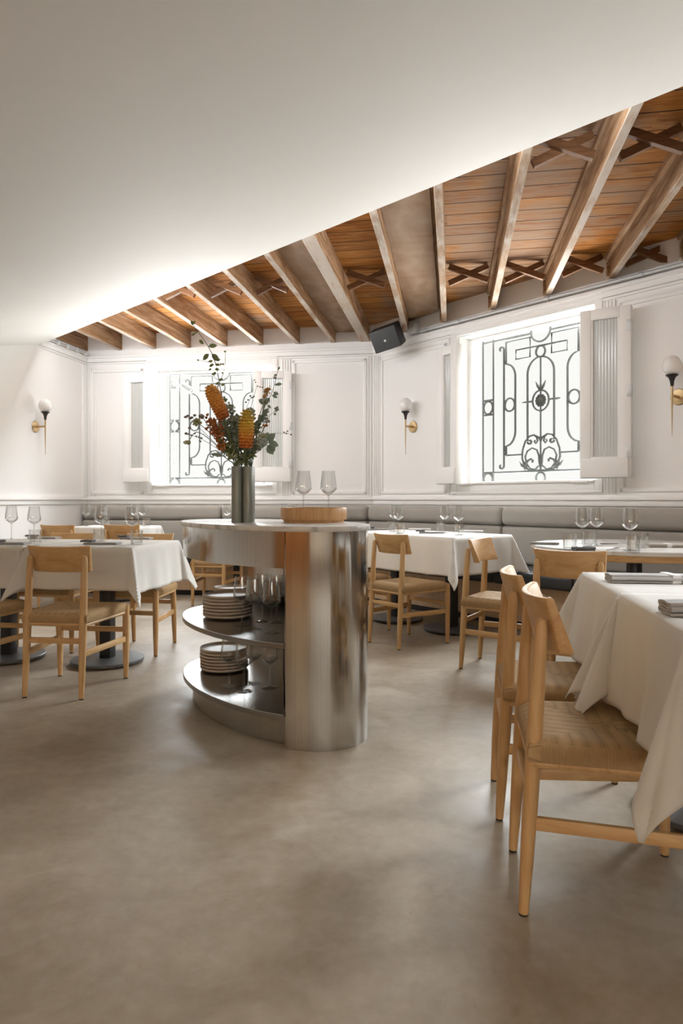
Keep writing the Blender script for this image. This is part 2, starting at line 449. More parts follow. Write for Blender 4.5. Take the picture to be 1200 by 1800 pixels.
def clear_glass(name, tint=(.97, .975, .975), gl=1.0, edge=(.42, .43, .43)):
    m = bpy.data.materials.new(name); m.use_nodes = True; t = m.node_tree; t.nodes.remove(bsdf(m))
    tr = N(m, 'ShaderNodeBsdfTransparent')
    g = N(m, 'ShaderNodeBsdfGlossy'); g.inputs['Roughness'].default_value = .02; g.inputs[0].default_value = (gl, gl, gl, 1)
    fr = N(m, 'ShaderNodeLayerWeight'); fr.inputs['Blend'].default_value = .5
    fc = math_(m, 'ADD', math_(m, 'MULTIPLY', math_(m, 'POWER', fr.outputs['Facing'], 2.6), .85), .06)
    L(m, mixc(m, math_(m, 'POWER', fr.outputs['Facing'], 3.0), tint, edge), tr.inputs[0])
    mxs = N(m, 'ShaderNodeMixShader'); L(m, fc, mxs.inputs[0]); L(m, tr.outputs[0], mxs.inputs[1]); L(m, g.outputs[0], mxs.inputs[2])
    L(m, mxs.outputs[0], t.nodes['Material Output'].inputs[0]); return m
M_GLASS = clear_glass('thin_clear_glass', (.955, .96, .96), 1)
M_GLASS_S = clear_glass('solid_clear_glass', (.90, .905, .905), 1, (.25, .26, .26))
M_PANE = clear_glass('window_pane_glass', (.985, .99, .985), .0, (.9, .92, .9))
M_RIBGLASS = mat('fluted_shutter_glass', (.80, .82, .80), .18, spec=.6)
bsdf(M_RIBGLASS).inputs['Transmission Weight'].default_value = .35
_v = coords(M_RIBGLASS); _s = N(M_RIBGLASS, 'ShaderNodeSeparateXYZ'); L(M_RIBGLASS, _v, _s.inputs[0])
bump(M_RIBGLASS, math_(M_RIBGLASS, 'SINE', math_(M_RIBGLASS, 'MULTIPLY', _s.outputs['X'], 2*PI/.024)), .5, .004)
M_IRON = mat('grey_painted_iron', (.15, .155, .15), .8, spec=.05)
M_BLACK = mat('black_powder_coat', (.018, .018, .02), .4)
M_DISC = mat('dark_grey_cast_base', (.11, .115, .12), .42, .3)
M_GLIDE = mat('black_felt_glide', (.02, .015, .012), .8)
M_BRASS = mat('aged_brass', (.52, .37, .20), .32, 1)
M_BRONZE = mat('dark_bronze', (.045, .042, .04), .4, .7)
M_OPAL = mat('fluted_opal_glass', (.86, .85, .83), .22, spec=.5)
bsdf(M_OPAL).inputs['Subsurface Weight'].default_value = .3; bsdf(M_OPAL).inputs['Subsurface Radius'].default_value = (.03, .03, .03)
M_GALV = mat('galvanised_metal', (.58, .59, .59), .45, .35)
M_SPK = mat('black_speaker_case', (.02, .02, .022), .5)
M_SPKG = mat('speaker_mesh_front', (.055, .058, .062), .55)
M_LOGO = mat('pale_badge', (.75, .75, .75), .4)
M_PLATE = mat('beige_stoneware', (.56, .47, .37), .45, spec=.4)
M_PLATE_G = mat('grey_stoneware', (.42, .39, .35), .45, spec=.4)
M_VASE = mat('grey_green_glazed_vase', (.25, .265, .24), .35, .35)
M_CHROME = mat('polished_cutlery_steel', (.62, .62, .62), .16, 1)
M_STEM = mat('green_stem', (.10, .13, .05), .6)
M_TWIG = mat('brown_twig', (.10, .065, .035), .7)
M_LEAFA = mat('sage_green_leaf', (.22, .285, .225), .55)
M_LEAFB = mat('olive_green_leaf', (.19, .235, .09), .55)
M_GREYL = mat('grey_green_foliage', (.33, .385, .32), .65)
M_RUST = mat('rust_red_blossom', (.40, .135, .035), .8)
M_SEED = mat('pale_green_seedhead', (.42, .44, .27), .8)
M_BUD = mat('grey_mauve_bud', (.27, .24, .21), .8)
M_TAN = mat('tan_flower_spike', (.45, .25, .09), .8)
def ginger(name, stops):
    m = mat(name, stops[0][1], .5, spec=.4)
    v = coords(m); s = N(m, 'ShaderNodeSeparateXYZ'); L(m, v, s.inputs[0])
    L(m, ramp(m, math_(m, 'DIVIDE', s.outputs['Z'], .17), stops), bsdf(m).inputs['Base Color']); return m
M_GING_Y = ginger('yellow_and_red_bracts', [(0, (.52, .12, .025)), (.3, (.66, .26, .035)), (.65, (.70, .46, .06)), (1, (.62, .46, .08))])
M_GING_O = ginger('orange_bracts', [(0, (.45, .11, .025)), (.4, (.68, .29, .05)), (1, (.74, .40, .09))])
M_WOODWALL = wood('warm_wood_panelling', [(.30, .15, .06), (.40, .21, .09), (.48, .27, .12)], 'z', .5, .5)

# ------------------------------------------------------------------ setting
def structure(o): o['kind'] = 'structure'; return o
JL = 11.2
L2 = CL - DJ*JL
RW = 7.2
R2 = CR + WR*RW
SX = R2.x; REARY = -2.8
L2 = CL - DJ*((CL.y-REARY)/DJ.y)
poly = [CL, CR, R2, V2(SX, REARY), L2]
def outset(poly, o):
    c = sum(poly, V2(0, 0))/len(poly); return [p+(p-c).normalized()*o for p in poly]
structure(MB().prism([(p.x, p.y) for p in outset(poly, .6)], -.12, 0).build('floor', M_FLOOR, smooth=False))

def wall(name, A, d, n, length, z1, holes=(), m=M_WALL, ext0=0, ext1=0):
    rz = frame2(d)
    mb = MB()
    sgn = 1 if (Matrix.Rotation(rz, 2) @ V2(0, 1)).dot(n) > 0 else -1
    def bx(t0, t1, z0, z1_):
        if t1-t0 < 1e-4 or z1_-z0 < 1e-4: return
        mb.box(((t0+t1)/2, sgn*TH/2, (z0+z1_)/2), (t1-t0, TH, z1_-z0))
    t = -ext0
    for (t0, t1, z0, z1_) in sorted(holes):
        bx(t, t0, 0, z1); bx(t0, t1, 0, z0); bx(t0, t1, z1_, z1); t = t1
    bx(t, length+ext1, 0, z1)
    o = mb.build(name, m, smooth=False); o.location = (A.x, A.y, 0); o.rotation_euler = (0, 0, rz)
    return structure(o)
LB = (CR-CL).length
wall('wall_back', CL, PB, NB, LB, 3.2, [(*W1T, *WZ1)], ext0=.3, ext1=.16)
wall('wall_right', CR, WR, NR, RW, 3.2, [(*W2T, *WZ), (*W3T, *WZ)], ext0=0, ext1=.2)
wall('wall_left', L2, DJ, NL, (CL-L2).length, 3.2)
wall('wall_side', V2(SX, REARY), V2(0, 1), V2(1, 0), R2.y-REARY, 3.2, ext0=.3, m=M_TAUPE)
RL = SX - L2.x
wall('wall_rear', L2, V2(1, 0), V2(0, -1), RL, 3.2, [(3.2, 7.6, .35, 2.35)], ext0=.3, ext1=.3, m=M_TAUPE)
rw0 = L2.x+3.2; 
portal(((rw0+rw0+4.4)/2, REARY-TH-.02, 1.35), face_in(V2(0, -1)), 4.4, 2.0)

# plank ceiling: object x runs along the joists, so the boards lie across them
rj = frame2(DJ)
def to_local(p, A, rz): return Matrix.Rotation(-rz, 2) @ (p-A)
pc = [to_local(p, V2(0, 0), rj) for p in outset(poly, .5)]
o = MB().prism([(p.x, p.y) for p in pc], ZP, ZP+.1).build('ceiling_planks', M_PLANK, smooth=False)
o.rotation_euler = (0, 0, rj); structure(o)

# white ceiling that slopes down away from its edge and then runs level behind the camera
SL = .293
def zc(p): return ZC - SL*max(0, min(DE - NE.dot(p), 2.35))
mb = MB(); EW = V2(-NE.y, NE.x)
prof = [0, 2.65, 9.0]
far = [12.0, -8.0]
def clipped(a):   # points on the line a metres in from the edge, cut at the left and the side wall
    c = NE*(DE-a)
    tl = (DL+.1 - NL.dot(c))/NL.dot(EW); tr = (SX+.1 - c.x)/EW.x
    return c+EW*tl, c+EW*tr
rows = [clipped(a) for a in prof]
ths = .07
grid = []
for a, (p, q) in zip(prof, rows):
    z = ZC - SL*min(a, 2.65)
    grid.append([mb.bm.verts.new((p.x, p.y, z)), mb.bm.verts.new((q.x, q.y, z)), mb.bm.verts.new((p.x, p.y, z+ths)), mb.bm.verts.new((q.x, q.y, z+ths))])
for i in range(len(grid)-1):
    A_, B_ = grid[i], grid[i+1]
    mb.bm.faces.new((A_[0], A_[1], B_[1], B_[0])); mb.bm.faces.new((A_[2], B_[2], B_[3], A_[3]))
    mb.bm.faces.new((A_[0], B_[0], B_[2], A_[2])); mb.bm.faces.new((A_[1], A_[3], B_[3], B_[1]))
mb.bm.faces.new((grid[0][0], grid[0][2], grid[0][3], grid[0][1])); mb.bm.faces.new((grid[-1][0], grid[-1][1], grid[-1][3], grid[-1][2]))
structure(mb.build('ceiling', M_CEIL, angle=5))

structure(MB().box((L2.x+1.6, REARY+.02, 1.0), (3.1, .04, 2.0)).build('wall_rear_panel', M_WOODWALL, smooth=False))
structure(MB().box((L2.x+.05+.16*1.6, REARY+1.6, 1.0), (.04, 3.1, 2.0), rot=Euler((0, 0, -.16))).build('wall_left_panel', M_WOODWALL, smooth=False))
def fill_lamp(x, y, z, energy):  # warm lamps added out of view to light the panelling reflected in the steel
    l = bpy.data.lights.new('fill_lamp', 'POINT'); l.energy = energy; l.color = (1, .74, .46); l.shadow_soft_size = .08
    o = bpy.data.objects.new('fill_lamp', l); COL.objects.link(o); o.location = (x, y, z)
FILL_LAMP = 20
for k in range(3): fill_lamp(L2.x+.7+.9*k, REARY+.55, 1.75, FILL_LAMP)

# unseen strip lights added above the ceiling edge to brighten the far walls
tlE = (DL - NL.dot(NE*DE))/NL.dot(EW)
def cove(t0, t1, energy):
    c = NE*(DE+.05) + EW*((t0+t1)/2)
    l = bpy.data.lights.new('fill_strip', 'AREA'); l.shape = 'RECTANGLE'; l.size = abs(t1-t0); l.size_y = .07; l.energy = energy; l.color = (.97, .985, 1)
    o = bpy.data.objects.new('fill_strip', l); COL.objects.link(o); o.location = (c.x, c.y, 2.80)
    d = Vector((NE.x, NE.y, -.55)).normalized(); o.rotation_euler = d.to_track_quat('-Z', 'Y').to_euler()
FILL_STRIP = 40
sg_ = -1 if tlE > 0 else 1
cove(tlE+sg_*.3, tlE+sg_*3.1, FILL_STRIP); cove(tlE+sg_*3.1, tlE+sg_*6.2, FILL_STRIP*.45)

# unseen spot added to brighten the cloths of the two right-hand tables
l = bpy.data.lights.new('fill_spot', 'SPOT'); l.energy = 62; l.spot_size = R(74); l.spot_blend = .7; l.shadow_soft_size = .12; l.color = (.92, .96, 1)
o = bpy.data.objects.new('fill_spot', l); COL.objects.link(o); o.location = (1.62, 2.15, 2.12)
o.rotation_euler = (Vector((1.18, 1.95, .76)) - Vector(o.location)).to_track_quat('-Z', 'Y').to_euler()

# wall trims: cornice, chair rail and panel frames
def strip(mb, t0, t1, z, h, dep, bev=.004):
    mb.box(((t0+t1)/2, 0, z+h/2), (t1-t0, dep*2, h), bev=bev, seg=2)
def frame_(mb, t0, t1, z0, z1, w=.035, dep=.018):
    for zz in (z0, z1-w): mb.box(((t0+t1)/2, 0, zz+w/2), (t1-t0, dep*2, w), bev=.006)
    for tt in (t0, t1-w): mb.box((tt+w/2, 0, (z0+z1)/2), (w, dep*2, z1-z0), bev=.006)
def place_on(o, A, d):
    o.location = (A.x, A.y, 0); o.rotation_euler = (0, 0, frame2(d)); return structure(o)
def tB(px): return (on_wall(NB, DB, px)-CL).dot(PB)
def tR(px): return (on_wall(NR, DR, px)-CR).dot(WR)
def trims(name, A, d, length, frames, casing, pil, openings):
    mb = MB()
    for (z, h, dep) in ((2.665, .022, .020), (2.69, .045, .028), (2.735, .03, .042)): strip(mb, 0, length, z, h, dep)
    place_on(mb.build(name+'_cornice', M_TRIM), A, d)
    mb = MB()
    for (z, h, dep) in ((.985, .05, .016), (1.035, .018, .036), (1.053, .022, .024)): strip(mb, 0, length, z, h, dep)
    place_on(mb.build(name+'_chair_rail', M_TRIM), A, d)
    mb = MB()
    for f in frames: frame_(mb, *f)
    for t in pil:
        for k in (-.045, -.015, .015, .045): mb.box((t+k, 0, (1.085+2.66)/2), (.014, .034, 2.66-1.085), bev=.005)
    place_on(mb.build(name+'_panel', M_TRIM), A, d)
trims('trim_back', CL, PB, LB-.01, [(tB(160), tB(252), 1.10, 2.60), (tB(514), tB(644), 1.10, 2.64)], None, [tB(153)+.07, tB(503), tB(654)], None)
trims('trim_right', CR, WR, RW, [(.12, tR(786), 1.10, 2.62), (tR(1090), 4.1, 1.10, 2.62)], None, [.06, tR(796), tR(1072)], None)
trims('trim_left', L2, DJ, (CL-L2).length, [], None, [(CL-L2).length-.05], None)

def window(i, A, d, n, T, WZ=WZ):
    rz = frame2(d); sg = 1 if (Matrix.Rotation(rz, 2) @ V2(0, 1)).dot(n) > 0 else -1
    e = empty('window_%d' % i, (A.x, A.y, 0), rz); structure(e)
    t0, t1 = T; z0, z1 = WZ
    mb = MB(); cw = .07
    mb.box((t0-cw/2, 0, (z0+z1)/2), (cw, .05, z1-z0+2*cw), bev=.006); mb.box((t1+cw/2, 0, (z0+z1)/2), (cw, .05, z1-z0+2*cw), bev=.006)
    mb.box(((t0+t1)/2, 0, z1+cw/2), (t1-t0, .05, cw), bev=.006); mb.box(((t0+t1)/2, 0, z0-cw/2), (t1-t0, .05, cw), bev=.006)
    # inner edge bead and the outer frame of the opening
    g = .02
    for (c, s) in ((((t0+t1)/2, 0, z1+cw+.012), (t1-t0+2*cw, .07, .024)), (((t0+t1)/2, 0, z0-cw-.012), (t1-t0+2*cw, .06, .024))): mb.box(c, s, bev=.005)
    y = sg*(TH-.16); fw = .028
    mb.box((t0+fw/2, y, (z0+z1)/2), (fw, .05, z1-z0)); mb.box((t1-fw/2, y, (z0+z1)/2), (fw, .05, z1-z0))
    mb.box(((t0+t1)/2, y, z1-fw/2), (t1-t0-2*fw, .05, fw)); mb.box(((t0+t1)/2, y, z0+fw/2), (t1-t0-2*fw, .05, fw))
    structure(mb.build('window_frame', M_TRIM, e))
    mb = MB()
    mb.box(((t0+t1)/2, sg*.10, z0+.006), (t1-t0, .30, .012)); 
    for t in (t0+.12, t1-.12): mb.box((t, -sg*.035, z0+.004), (.16, .05, .022), bev=.004)
    structure(mb.build('window_sill', M_TRIM, e))
    structure(MB().box(((t0+t1)/2, y, (z0+z1)/2), (t1-t0-2*fw, .006, z1-z0-2*fw)).build('window_pane', M_PANE, e, smooth=False))
window(1, CL, PB, NB, W1T, WZ1); window(2, CR, WR, NR, W2T); window(3, CR, WR, NR, W3T)

# ------------------------------------------------------------------ wrought-iron grilles
def arc(cx, cz, rx, rz, a0, a1, n=14): return [(cx+rx*math.cos(R(a0+(a1-a0)*i/n)), cz+rz*math.sin(R(a0+(a1-a0)*i/n))) for i in range(n+1)]
def spiral(cx, cz, r0, r1, a0, a1, n=18):
    return [(cx+(r0+(r1-r0)*i/n)*math.cos(R(a0+(a1-a0)*i/n)), cz+(r0+(r1-r0)*i/n)*math.sin(R(a0+(a1-a0)*i/n))) for i in range(n+1)]
def grille(label, A, d, n, tc_, ladders, K=1.03):
    rz = frame2(d); sg = 1 if (Matrix.Rotation(rz, 2) @ V2(0, 1)).dot(n) > 0 else -1
    c = A + d*tc_ + n*(.31)
    e = thing('window_grille', label, 'window grille', (c.x, c.y, 0), rz)
    r = .0115
    def P(q): return (q[0]*K, 0, 1.04+(q[1]-1.04)*K)
    def T(mb, pts, rr=r, closed=False): mb.tube([P(q) for q in pts], rr, 8, closed)
    mb = MB()
    # outer rails and key-pattern band
    T(mb, [(-.62, 1.30), (.62, 1.30)]); T(mb, [(-.64, 2.575), (-.10, 2.575)]); T(mb, [(.10, 2.575), (.64, 2.575)])
    T(mb, arc(0, 2.585, .10, .10, 180, 360))
    for s in (-1, 1):
        T(mb, [(s*.10, 2.575), (s*.10, 2.62)], .014)
        T(mb, [(s*.38, 1.46), (s*.38, 1.55)] + arc(s*.38, 1.70, .105, .15, 270, 270-90*s if s > 0 else 360, 8)[1:] if False else [(s*.38, 1.46), (s*.38, 1.55)] + [(s*(.38-.105*math.sin(R(a))), 1.69-.14*math.cos(R(a))) for a in range(10, 91, 10)]
          + [(s*(.38-.105*math.cos(R(a))), 2.205+.125*math.sin(R(a))) for a in range(0, 91, 10)] + [(s*.38, 2.54), (s*.113, 2.54), (s*.113, 2.36), (s*.27, 2.36), (s*.27, 2.447), (0, 2.447)])
        T(mb, [(s*.38, 1.46), (s*.195, 1.46)])
        T(mb, arc(s*.338, 1.94, .056, .062, 0, 360, 24)[:-1], r, True)
        T(mb, [(s*.405, 1.36), (s*.405, 2.48)]); T(mb, spiral(s*.435, 2.48, .03, .012, 180 if s > 0 else 0, (-60 if s > 0 else 240)), r)
        T(mb, spiral(s*.435, 1.36, .03, .012, 180 if s > 0 else 0, (420 if s > 0 else -240)), r)
        T(mb, [(s*.38, 2.36), (s*.405, 2.36)], .012); T(mb, [(s*.38, 1.50), (s*.405, 1.50)], .012)
    mb.build('outer_frame', M_IRON, e)
    mb = MB()
    T(mb, [(0, 1.30), (0, 2.345)], .009)
    T(mb, [(-.14, 1.58), (-.14, 2.2)] + arc(0, 2.2, .14, .145, 180, 0, 18) + [(.14, 1.58)])
    for s in (-1, 1): T(mb, spiral(s*.115, 1.575, .026, .008, 0 if s > 0 else 180, -300 if s > 0 else 480), r)
    T(mb, arc(0, 2.393, .048, .05, 0, 360, 24)[:-1], r, True)
    T(mb, arc(0, 1.235, .048, .05, 0, 360, 24)[:-1], r, True)
    mb.build('arched_panel', M_IRON, e)
    mb = MB()
    T(mb, arc(0, 1.945, .085, .094, 0, 360, 32)[:-1], .010, True)
    for k in range(12):
        a = k/12*2*PI; mb.blob(P((.042*math.cos(a), 1.945+.046*math.sin(a))), (.019, .012, .019), 1)
    mb.blob(P((0, 1.945)), (.035, .02, .035), 2)
    T(mb, [(-.18, 1.945), (-.08, 1.945)]); T(mb, [(.08, 1.945), (.18, 1.945)])
    for s in (-1, 1): mb.blob(P((s*.185, 1.945)), (.022, .010, .010), 1); mb.blob(P((s*.14, 1.945)), (.014, .014, .018), 1); mb.blob(P((s*.115, 1.945)), (.01, .012, .012), 1)
    for q, a in ((-.035, 60), (0, 90), (.035, 120)):
        T(mb, [(q*.3, 2.04), (q*.9, 2.08), (q*1.5, 2.125)], [.008, .013, .003])
    mb.blob(P((0, 1.84)), (.014, .014, .014), 1); mb.blob(P((0, 2.05)), (.016, .014, .014), 1)
    mb.build('rosette', M_IRON, e)
    mb = MB()
    for s in (-1, 1):
        T(mb, [(0, 1.57)] + [(s*x, z) for x, z in ((.02, 1.61), (.07, 1.635), (.12, 1.625), (.165, 1.58), (.195, 1.50), (.20, 1.43), (.18, 1.365), (.13, 1.315), (.06, 1.302), (.0, 1.31))], .010)
        T(mb, [(s*x, z) for x, z in ((.07, 1.635), (.04, 1.61), (.033, 1.575), (.05, 1.555), (.066, 1.57), (.058, 1.588))], .010)
        T(mb, [(s*x, z) for x, z in ((.0, 1.33), (.015, 1.38), (.018, 1.44), (.04, 1.495), (.09, 1.515), (.14, 1.49), (.165, 1.44), (.15, 1.37), (.11, 1.325), (.06, 1.315), (.02, 1.35))], .010)
        T(mb, [(s*x, z) for x, z in ((.165, 1.35), (.135, 1.40), (.10, 1.415), (.082, 1.40), (.09, 1.382))], .012)
        for k, (x, z) in enumerate(((.19, 1.39), (.21, 1.36), (.175, 1.33))):
            T(mb, [(s*.15, 1.33), (s*x*.95, z-.005), (s*(x+.02), z+.035)], [.012, .014, .002])
    mb.build('scroll_heart', M_IRON, e)
    for s in ladders:
        mb = MB(); x0, x1 = s*.53, s*.655
        for x in (x0, x1): T(mb, [(x, 1.16), (x, 2.62)], .009)
        for z in (1.865, 2.01, 1.30): T(mb, [(x0, z), (x1, z)])
        T(mb, arc((x0+x1)/2, 1.9375, .055, .062, 0, 360, 24)[:-1], r, True)
        T(mb, arc((x0+x1)/2, 1.235, .055, .06, 0, 360, 24)[:-1], r, True)
        mb.build('side_ladder', M_IRON, e)
    return e
def t_on(A, d, n, dist, px, out):
    return (on_wall(n, dist+out, px)-A).dot(d)
grille('grey wrought iron grille with rosette in the window beside the black speaker', CR, WR, NR, t_on(CR, WR, NR, DR, 950, .31), (-1,))
grille('grey wrought iron grille in the window behind the flowers', CL, PB, NB, t_on(CL, PB, NB, DB, 389, .31), (-1, 1), 1.005)

# ------------------------------------------------------------------ window shutters
def shutter(label, A, d, n, t0, wid, z0, z1, hinge_side, off0, off1):
    # off0/off1: stand-off from the wall at its two ends
    rz = frame2(d); sg = 1 if (Matrix.Rotation(rz, 2) @ V2(0, 1)).dot(n) > 0 else -1
    a = A + d*t0 - n*off0; b = A + d*(t0+wid) - n*off1
    rz2 = frame2(b-a); W = (b-a).length; dep = .075
    e = thing('window_shutter', label, 'shutter', (a.x, a.y, 0), rz2)
    y = -sg*dep/2; fw = .085; hb = .17
    mb = MB()
    for t in (fw/2, W-fw/2): mb.box((t, y, (z0+z1)/2), (fw, dep, z1-z0), bev=.004)
    mb.box((W/2, y, z1-fw/2), (W-2*fw, dep, fw), bev=.003); mb.box((W/2, y, z0+hb/2), (W-2*fw, dep, hb), bev=.003)
    for t in (fw+.008, W-fw-.008): mb.box((t, y-sg*.01, (z0+hb+z1-fw)/2), (.016, dep*.6, z1-z0-fw-hb), bev=.003)
    mb.build('shutter_frame', M_TRIM, e)
    MB().box((W/2, y, (z0+hb+z1-fw)/2), (W-2*fw, .012, z1-z0-fw-hb)).build('fluted_pane', M_RIBGLASS, e, smooth=False)
    mb = MB(); mb.box((W/2, y-sg*(dep/2+.012), z0+hb/2-.005), (W-.03, .025, hb-.02), bev=.004)
    mb.build('lower_box', M_TRIM, e)
    hx = W
    for z in (z1-.16, (z0+z1)/2, z0+.2) if hinge_side > 0 else ():
        mb = MB(); mb.box((hx-hinge_side*.012, y-sg*(dep/2+.002), z), (.035, .008, .085), bev=.002); mb.tube([(hx+hinge_side*.004, y-sg*(dep/2), z-.045), (hx+hinge_side*.004, y-sg*(dep/2), z+.045)], .006, 8)
        mb.build('hinge', M_GALV, e)
    return e
shutter('white shutter with fluted glass folded back right of the big window, under the conduit', CR, WR, NR, tR(1047)-.03, .37, 1.21, 2.56, 1, .16, .05)
shutter('narrow white shutter with fluted glass between a wall light and the big iron grille', CR, WR, NR, tR(783), .30, 1.19, 2.55, -1, .05, .10)
shutter('white fluted glass shutter left of the window behind the flowers', CL, PB, NB, tB(226), .36, 1.24, 2.50, -1, .05, .10)
shutter('white fluted glass shutter right of the flowers, above the steel station', CL, PB, NB, tB(452), .42, 1.24, 2.50, 1, .14, .05)

# ------------------------------------------------------------------ joists, battens, braces, plywood
ends_b = [155, 215, 275, 336, 400, 463, 527, 590, 650]
ends_r = [718, 785, 871, 968, 1080]
svals = []
for px in ends_b: svals.append((on_wall(NB, DB, px).dot(PJ), 'b'))
for px in ends_r: svals.append((on_wall(NR, DR, px).dot(PJ), 'r'))
svals += [(svals[-1][0]+.44, 'r'), (svals[-1][0]+.88, 'r')]
names_j = ['exposed timber joist in the far left corner, shortest of the row',
 'second exposed joist from the left corner, orange side with a dark stain',
 'third exposed joist from the left corner, above the left shutter',
 'fourth exposed joist from the left corner, just left of the tall flower branch',
 'fifth exposed joist from the left corner, crossing behind the tip of the flower branch',
 'sixth exposed joist from the left corner, right of the flower branch tip',
 'seventh exposed joist from the left corner, above the right shutter of the far window',
 'eighth exposed joist, bordering the left plywood sheet on its left',
 'broad weathered joist ending just left of the black speaker',
 'exposed joist ending above the black speaker, left of the long plywood sheet',
 'weathered joist right of the long plywood sheet, ending by the conduit',
 'whitewashed joist above the left part of the iron grille window',
 'pale grey joist above the right part of the iron grille window',
 'thick brown joist above the right shutter of the big window',
 'brown joist at the right edge of the photo, beyond the thick one', 'joist beyond the right edge of the photo']
joists = []
JH = ZP-ZJ
for i, (s, wl) in enumerate(svals):
    hw = .052 if i == 8 else .026
    sc = s - hw       # measured edges are the joist's right lower arris
    # length from the wall to just past the edge of the white ceiling
    def q_wall(sv):
        n, d_ = (NB, DB) if wl == 'b' else (NR, DR)
        return (d_ - n.dot(PJ)*sv)/n.dot(DJ)
    q1 = min(q_wall(sc-hw), q_wall(sc+hw))-.003
    q0 = (DE-.45 - NE.dot(PJ)*sc)/NE.dot(DJ)
    base = PJ*sc + DJ*q0
    e = thing('ceiling_joist', names_j[i], 'joist', (base.x, base.y, ZJ), rj-PI/2)     # local y runs along the joist
    ln = q1-q0
    mb = MB(); mb.box((0, ln/2, JH/2-.001), (2*hw, ln, JH-.002), bev=.004, seg=1); mb.build('beam', M_JOIST, e, smooth=False)
    mb = MB(); mb.box((-hw-.0145, ln/2, JH-.022), (.029, ln, .04)); mb.build('batten', M_JOIST, e, smooth=False)
    if i >= 9:
        mb = MB(); mb.box((-hw-.01, ln-.02-.02, .05), (.02, .03, .14)); mb.build('end_plate', M_JOIST, e, smooth=False)
    joists.append((sc, hw, q0, q1, e))
where = {0: 'far left bay', 2: 'third bay from the left', 3: 'two bays left of the flower branch', 4: 'behind the flower branch', 5: 'just right of the flower branch', 6: 'over the far right-hand shutter',
         8: 'left of the speaker', 10: 'right of the long plywood', 11: 'over the iron grille', 12: 'over the big window shutter', 13: 'at the far right'}
def brace(i, q, label):
    (s0, h0, a0, b0, _), (s1, h1, a1, b1, _) = joists[i], joists[i+1]
    x0, x1 = s0+h0, s1-h1-.03
    wd = x1-x0; base = PJ*((x0+x1)/2) + DJ*q
    e = thing('cross_brace', label, 'brace', (base.x, base.y, ZJ), rj-PI/2)
    for k in (-1, 1):
        z0, z1 = .032, JH-.018
        ang = math.atan2(z1-z0, wd-.03)
        ln = math.hypot(wd-.03, z1-z0)
        M = Matrix.Translation((0, k*.0185, (z0+z1)/2)) @ Matrix.Rotation(-k*ang, 4, 'Y')
        mb = MB(); mb.box((0, 0, 0), (ln*.93, .036, .046)); bmesh.ops.transform(mb.bm, matrix=M, verts=mb.bm.verts[:])
        mb.build('strut', M_BRACE, e, smooth=False)
for i in (2, 3, 4, 5, 6, 8, 10, 11, 12, 13):
    brace(i, 5.83 - (.25 if i >= 13 else 0) - (.08 if i == 12 else 0), 'brown crossed brace in the row nearest the wall, ' + where[i])
for i, lb in ((11, 'brown crossed brace by the white ceiling edge, between the two whitewashed joists'), (12, 'brown crossed brace by the white ceiling edge, above the thick brown joist'), (13, 'brown crossed brace at the top right corner of the photo')):
    brace(i, 3.82-(.06 if i > 12 else 0), lb)
def plysheet(i, label):
    (s0, h0, a0, b0, _), (s1, h1, a1, b1, _) = joists[i], joists[i+1]
    x0, x1 = s0+h0+.002, s1-h1-.031
    qa = max(a0, a1)
    mb = MB(); z0 = .115
    lenx = x1-x0
    A0 = PJ*x0+DJ*qa
    pts = [(0, 0), (lenx, 0), (lenx, b1-qa-.004), (0, b0-qa-.004)]
    mb.prism(pts, 0, .012)
    o = mb.build('plywood_sheet', M_PLY, smooth=False); o.location = (A0.x, A0.y, ZJ+z0); o.rotation_euler = (0, 0, rj-PI/2)
    tag(o, label, 'plywood')
plysheet(9, 'long figured plywood sheet between joists right of the black speaker')
plysheet(7, 'shorter plywood sheet between joists left of the broad weathered joist')

# ------------------------------------------------------------------ banquettes
def off_pt(d, which, t):   # point d metres in from a wall, t along it from the corner
    if which == 'b': return CR - NB*0 + (-PB)*t - NB*d
    return CR + WR*t - NR*d
def corner(d): return meet(NB, DB-d, NR, DR-d)
def run(which, d_out, d_in, t0, t1):
    """plan outline between two offsets from the wall; t0 = 0 means mitred at the corner"""
    a = corner(d_out) if t0 == 0 else off_pt(d_out, which, t0)
    b = corner(d_in) if t0 == 0 else off_pt(d_in, which, t0)
    return [tuple(p) for p in (a, off_pt(d_out, which, t1), off_pt(d_in, which, t1), b)]
def shrink(poly, g):
    c = sum((Vector(p) for p in poly), Vector((0, 0)))/len(poly)
    return [tuple(Vector(p)+(c-Vector(p)).normalized()*g) for p in poly]
for which, label, length, cuts, seats in (
        ('b', 'grey upholstered banquette along the far wall under the flower window', LB-.02, [0, 1.75, LB-.02], 5),
        ('r', 'grey upholstered banquette along the right wall under the iron grille window', 6.6, [0, 1.86, 3.72, 5.58, 6.6], 9)):
    e = thing('banquette', label, 'banquette')
    MB().prism(run(which, .02, .64, 0, length), .06, .355).build('oak_base', M_OAKP, e, smooth=False)
    MB().prism(run(which, .02, .58, 0, length), 0, .06).build('toe_kick', M_BLACK, e, smooth=False)
    for a, b in zip(cuts, cuts[1:]):
        g = .004
        MB().prism(shrink(run(which, .025, .16, a, b), g), .46, .800, bev=.035, seg=4).build('back_cushion', M_UPH, e, angle=60)
        MB().prism(shrink(run(which, .025, .175, a, b), g), .803, .972, bev=.055, seg=5).build('top_roll', M_UPH, e, angle=60)
    for k in range(seats):
        a, b = length*k/seats, length*(k+1)/seats
        MB().prism(shrink(run(which, .15, .74, a, b), .003), .356, .465, bev=.028, seg=3).build('seat_cushion', M_LEATHER, e, angle=60)

